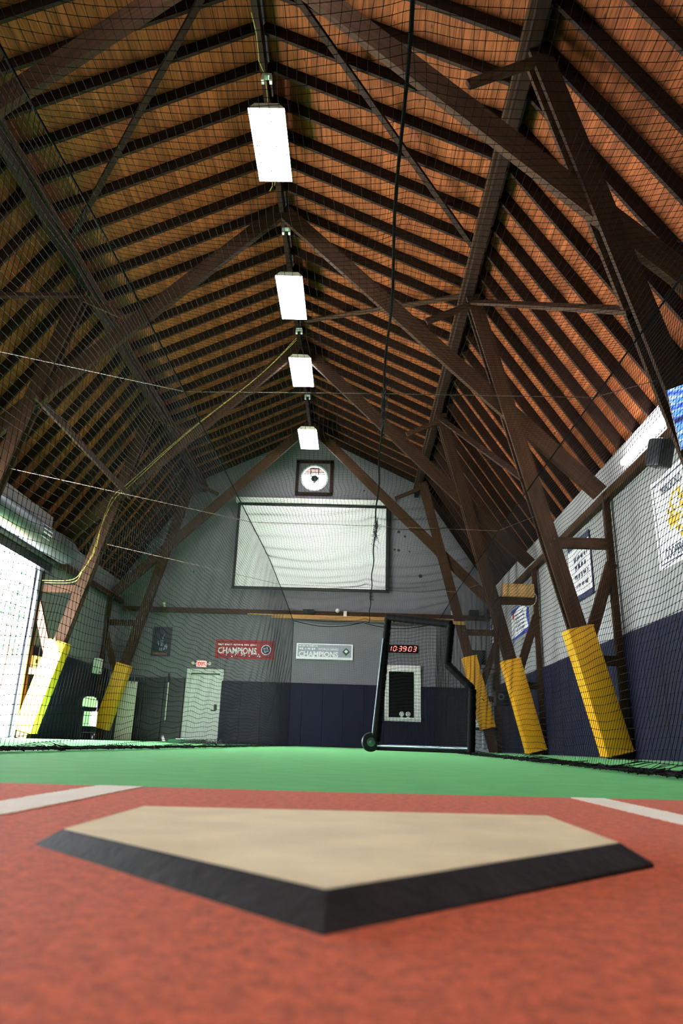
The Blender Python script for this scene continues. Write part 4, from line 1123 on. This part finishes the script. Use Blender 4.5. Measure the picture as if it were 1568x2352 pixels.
# wooden box on the tie
t = thing('wooden_box', (3.68, 15.95, 3.385), 'pale wooden box on the tie of the second right strut', 'box')
MB().box(3.36, 4.04, 15.78, 16.08, 3.387, 3.66).build('body', box_m, t)
mb = MB(); mb.box(3.35, 4.05, 15.77, 16.09, 3.655, 3.668); mb.build('lid', box_m, t)
o = MB().tube(spline([(4.06, 15.88, 3.5), (4.1, 15.88, 3.38), (4.0, 15.88, 3.2), (3.6, 15.88, 3.19), (3.4, 15.88, 3.18)]), 0.008, 6).build('loose_wire', cream_m, None, True); tag(o, 'thin pale wire drooping below the wooden box', 'wire')

# far right corner
t = thing('corner_speaker', (3.7, 21.5, 3.85), 'small black speaker bracketed high in the far right corner', 'speaker')
MB().rbox(Matrix.Translation((3.62, 21.5, 4.0)), 0.30, 0.24, 0.2, 0.02).build('case', black_m, t)
MB().box(3.75, 4.15, 21.45, 21.55, 3.86, 3.92).build('bracket', darksteel_m, t)
t = thing('corner_monitor', (3.68, 21.2, 2.4), 'black monitor on the white shelf behind the far right strut', 'monitor')
MB().rbox(Matrix.Translation((3.72, 21.3, 2.66)), 0.42, 0.06, 0.42, 0.01).build('panel', glassblack_m, t)
MB().box(3.70, 3.76, 21.3, 21.34, 2.33, 2.5).build('stand', darksteel_m, t)
MB().box(3.6, 3.86, 21.22, 21.42, 2.318, 2.335).build('foot', darksteel_m, t)
t = thing('storage_shelf', (3.8, 21.4, 0.6), 'white wall cabinet with dark top in the far right corner', 'cabinet')
MB().box(3.5, 4.13, 21.05, 21.75, 2.16, 2.29).build('shelf_box', white_m, t)
MB().box(3.48, 4.14, 21.03, 21.77, 2.29, 2.316).build('top_board', black_m, t)
MB().box(3.55, 4.13, 21.45, 21.75, 0.66, 2.16).build('back_panel', greymetal_m, t)
t = thing('chest_cabinet', (3.75, 21.3, 0), 'pale grey floor cabinet with navy top behind the pitching screen', 'cabinet')
MB().box(3.42, 4.1, 20.95, 21.4, 0.0, 0.58).build('body', greymetal_m, t)
MB().box(3.40, 4.12, 20.93, 21.42, 0.58, 0.65).build('top', navy_m, t)
for x_ in (3.46, 3.78):
    o = MB().box(x_, x_+0.30, 20.935, 20.95, 0.05, 0.55).build('door', greymetal_m, t)
    mb = MB(); mb.box(x_+0.20, x_+0.23, 20.925, 20.935, 0.1, 0.5); mb.box(x_+0.10, x_+0.23, 20.925, 20.935, 0.08, 0.11); mb.build('pull', white_m, o)
t = thing('paper_board', (3.68, 21.4, 0.7), 'white paper board hung between shelf and grey cabinet in the far corner', 'board')
MB().box(3.46, 3.86, 21.40, 21.42, 0.68, 1.30).build('sheet', paper_m, t)
for i in range(4): word_bars((3.66, 21.398, 1.18-0.1*i), RGT, UPV, 0.3, 0.04, ink_m, t, 60+i)
t = thing('radar_unit', (3.78, 19.6, 1.2), 'black box with silver dial on the right wall beside the far yellow pad', 'box')
MB().rbox(Matrix.Translation((3.98, 19.6, 1.38)), 0.36, 0.3, 0.38, 0.03).build('case', black_m, t, True)
ring(MB(), (3.94, 1.42), 0.05, 0.085, 19.44, 19.455, 20).build('silver_dial', steel_m, t)
MB().box(3.90, 3.98, 19.445, 19.452, 1.39, 1.45).build('dial_face', glassblack_m, t)
o = thing('practice_ball', (3.6, 20.5, 1.42), 'small yellow-green ball stuck on the far right yellow pad', 'ball')
MB().ball((3.6, 20.49, 1.45), 0.034, 10, 7).build('ball', yball_m, o, True)
MB().tube([(3.62, 20.5, 1.43), (3.68, 20.51, 1.36)], 0.010, 6).build('stub', black_m, o)
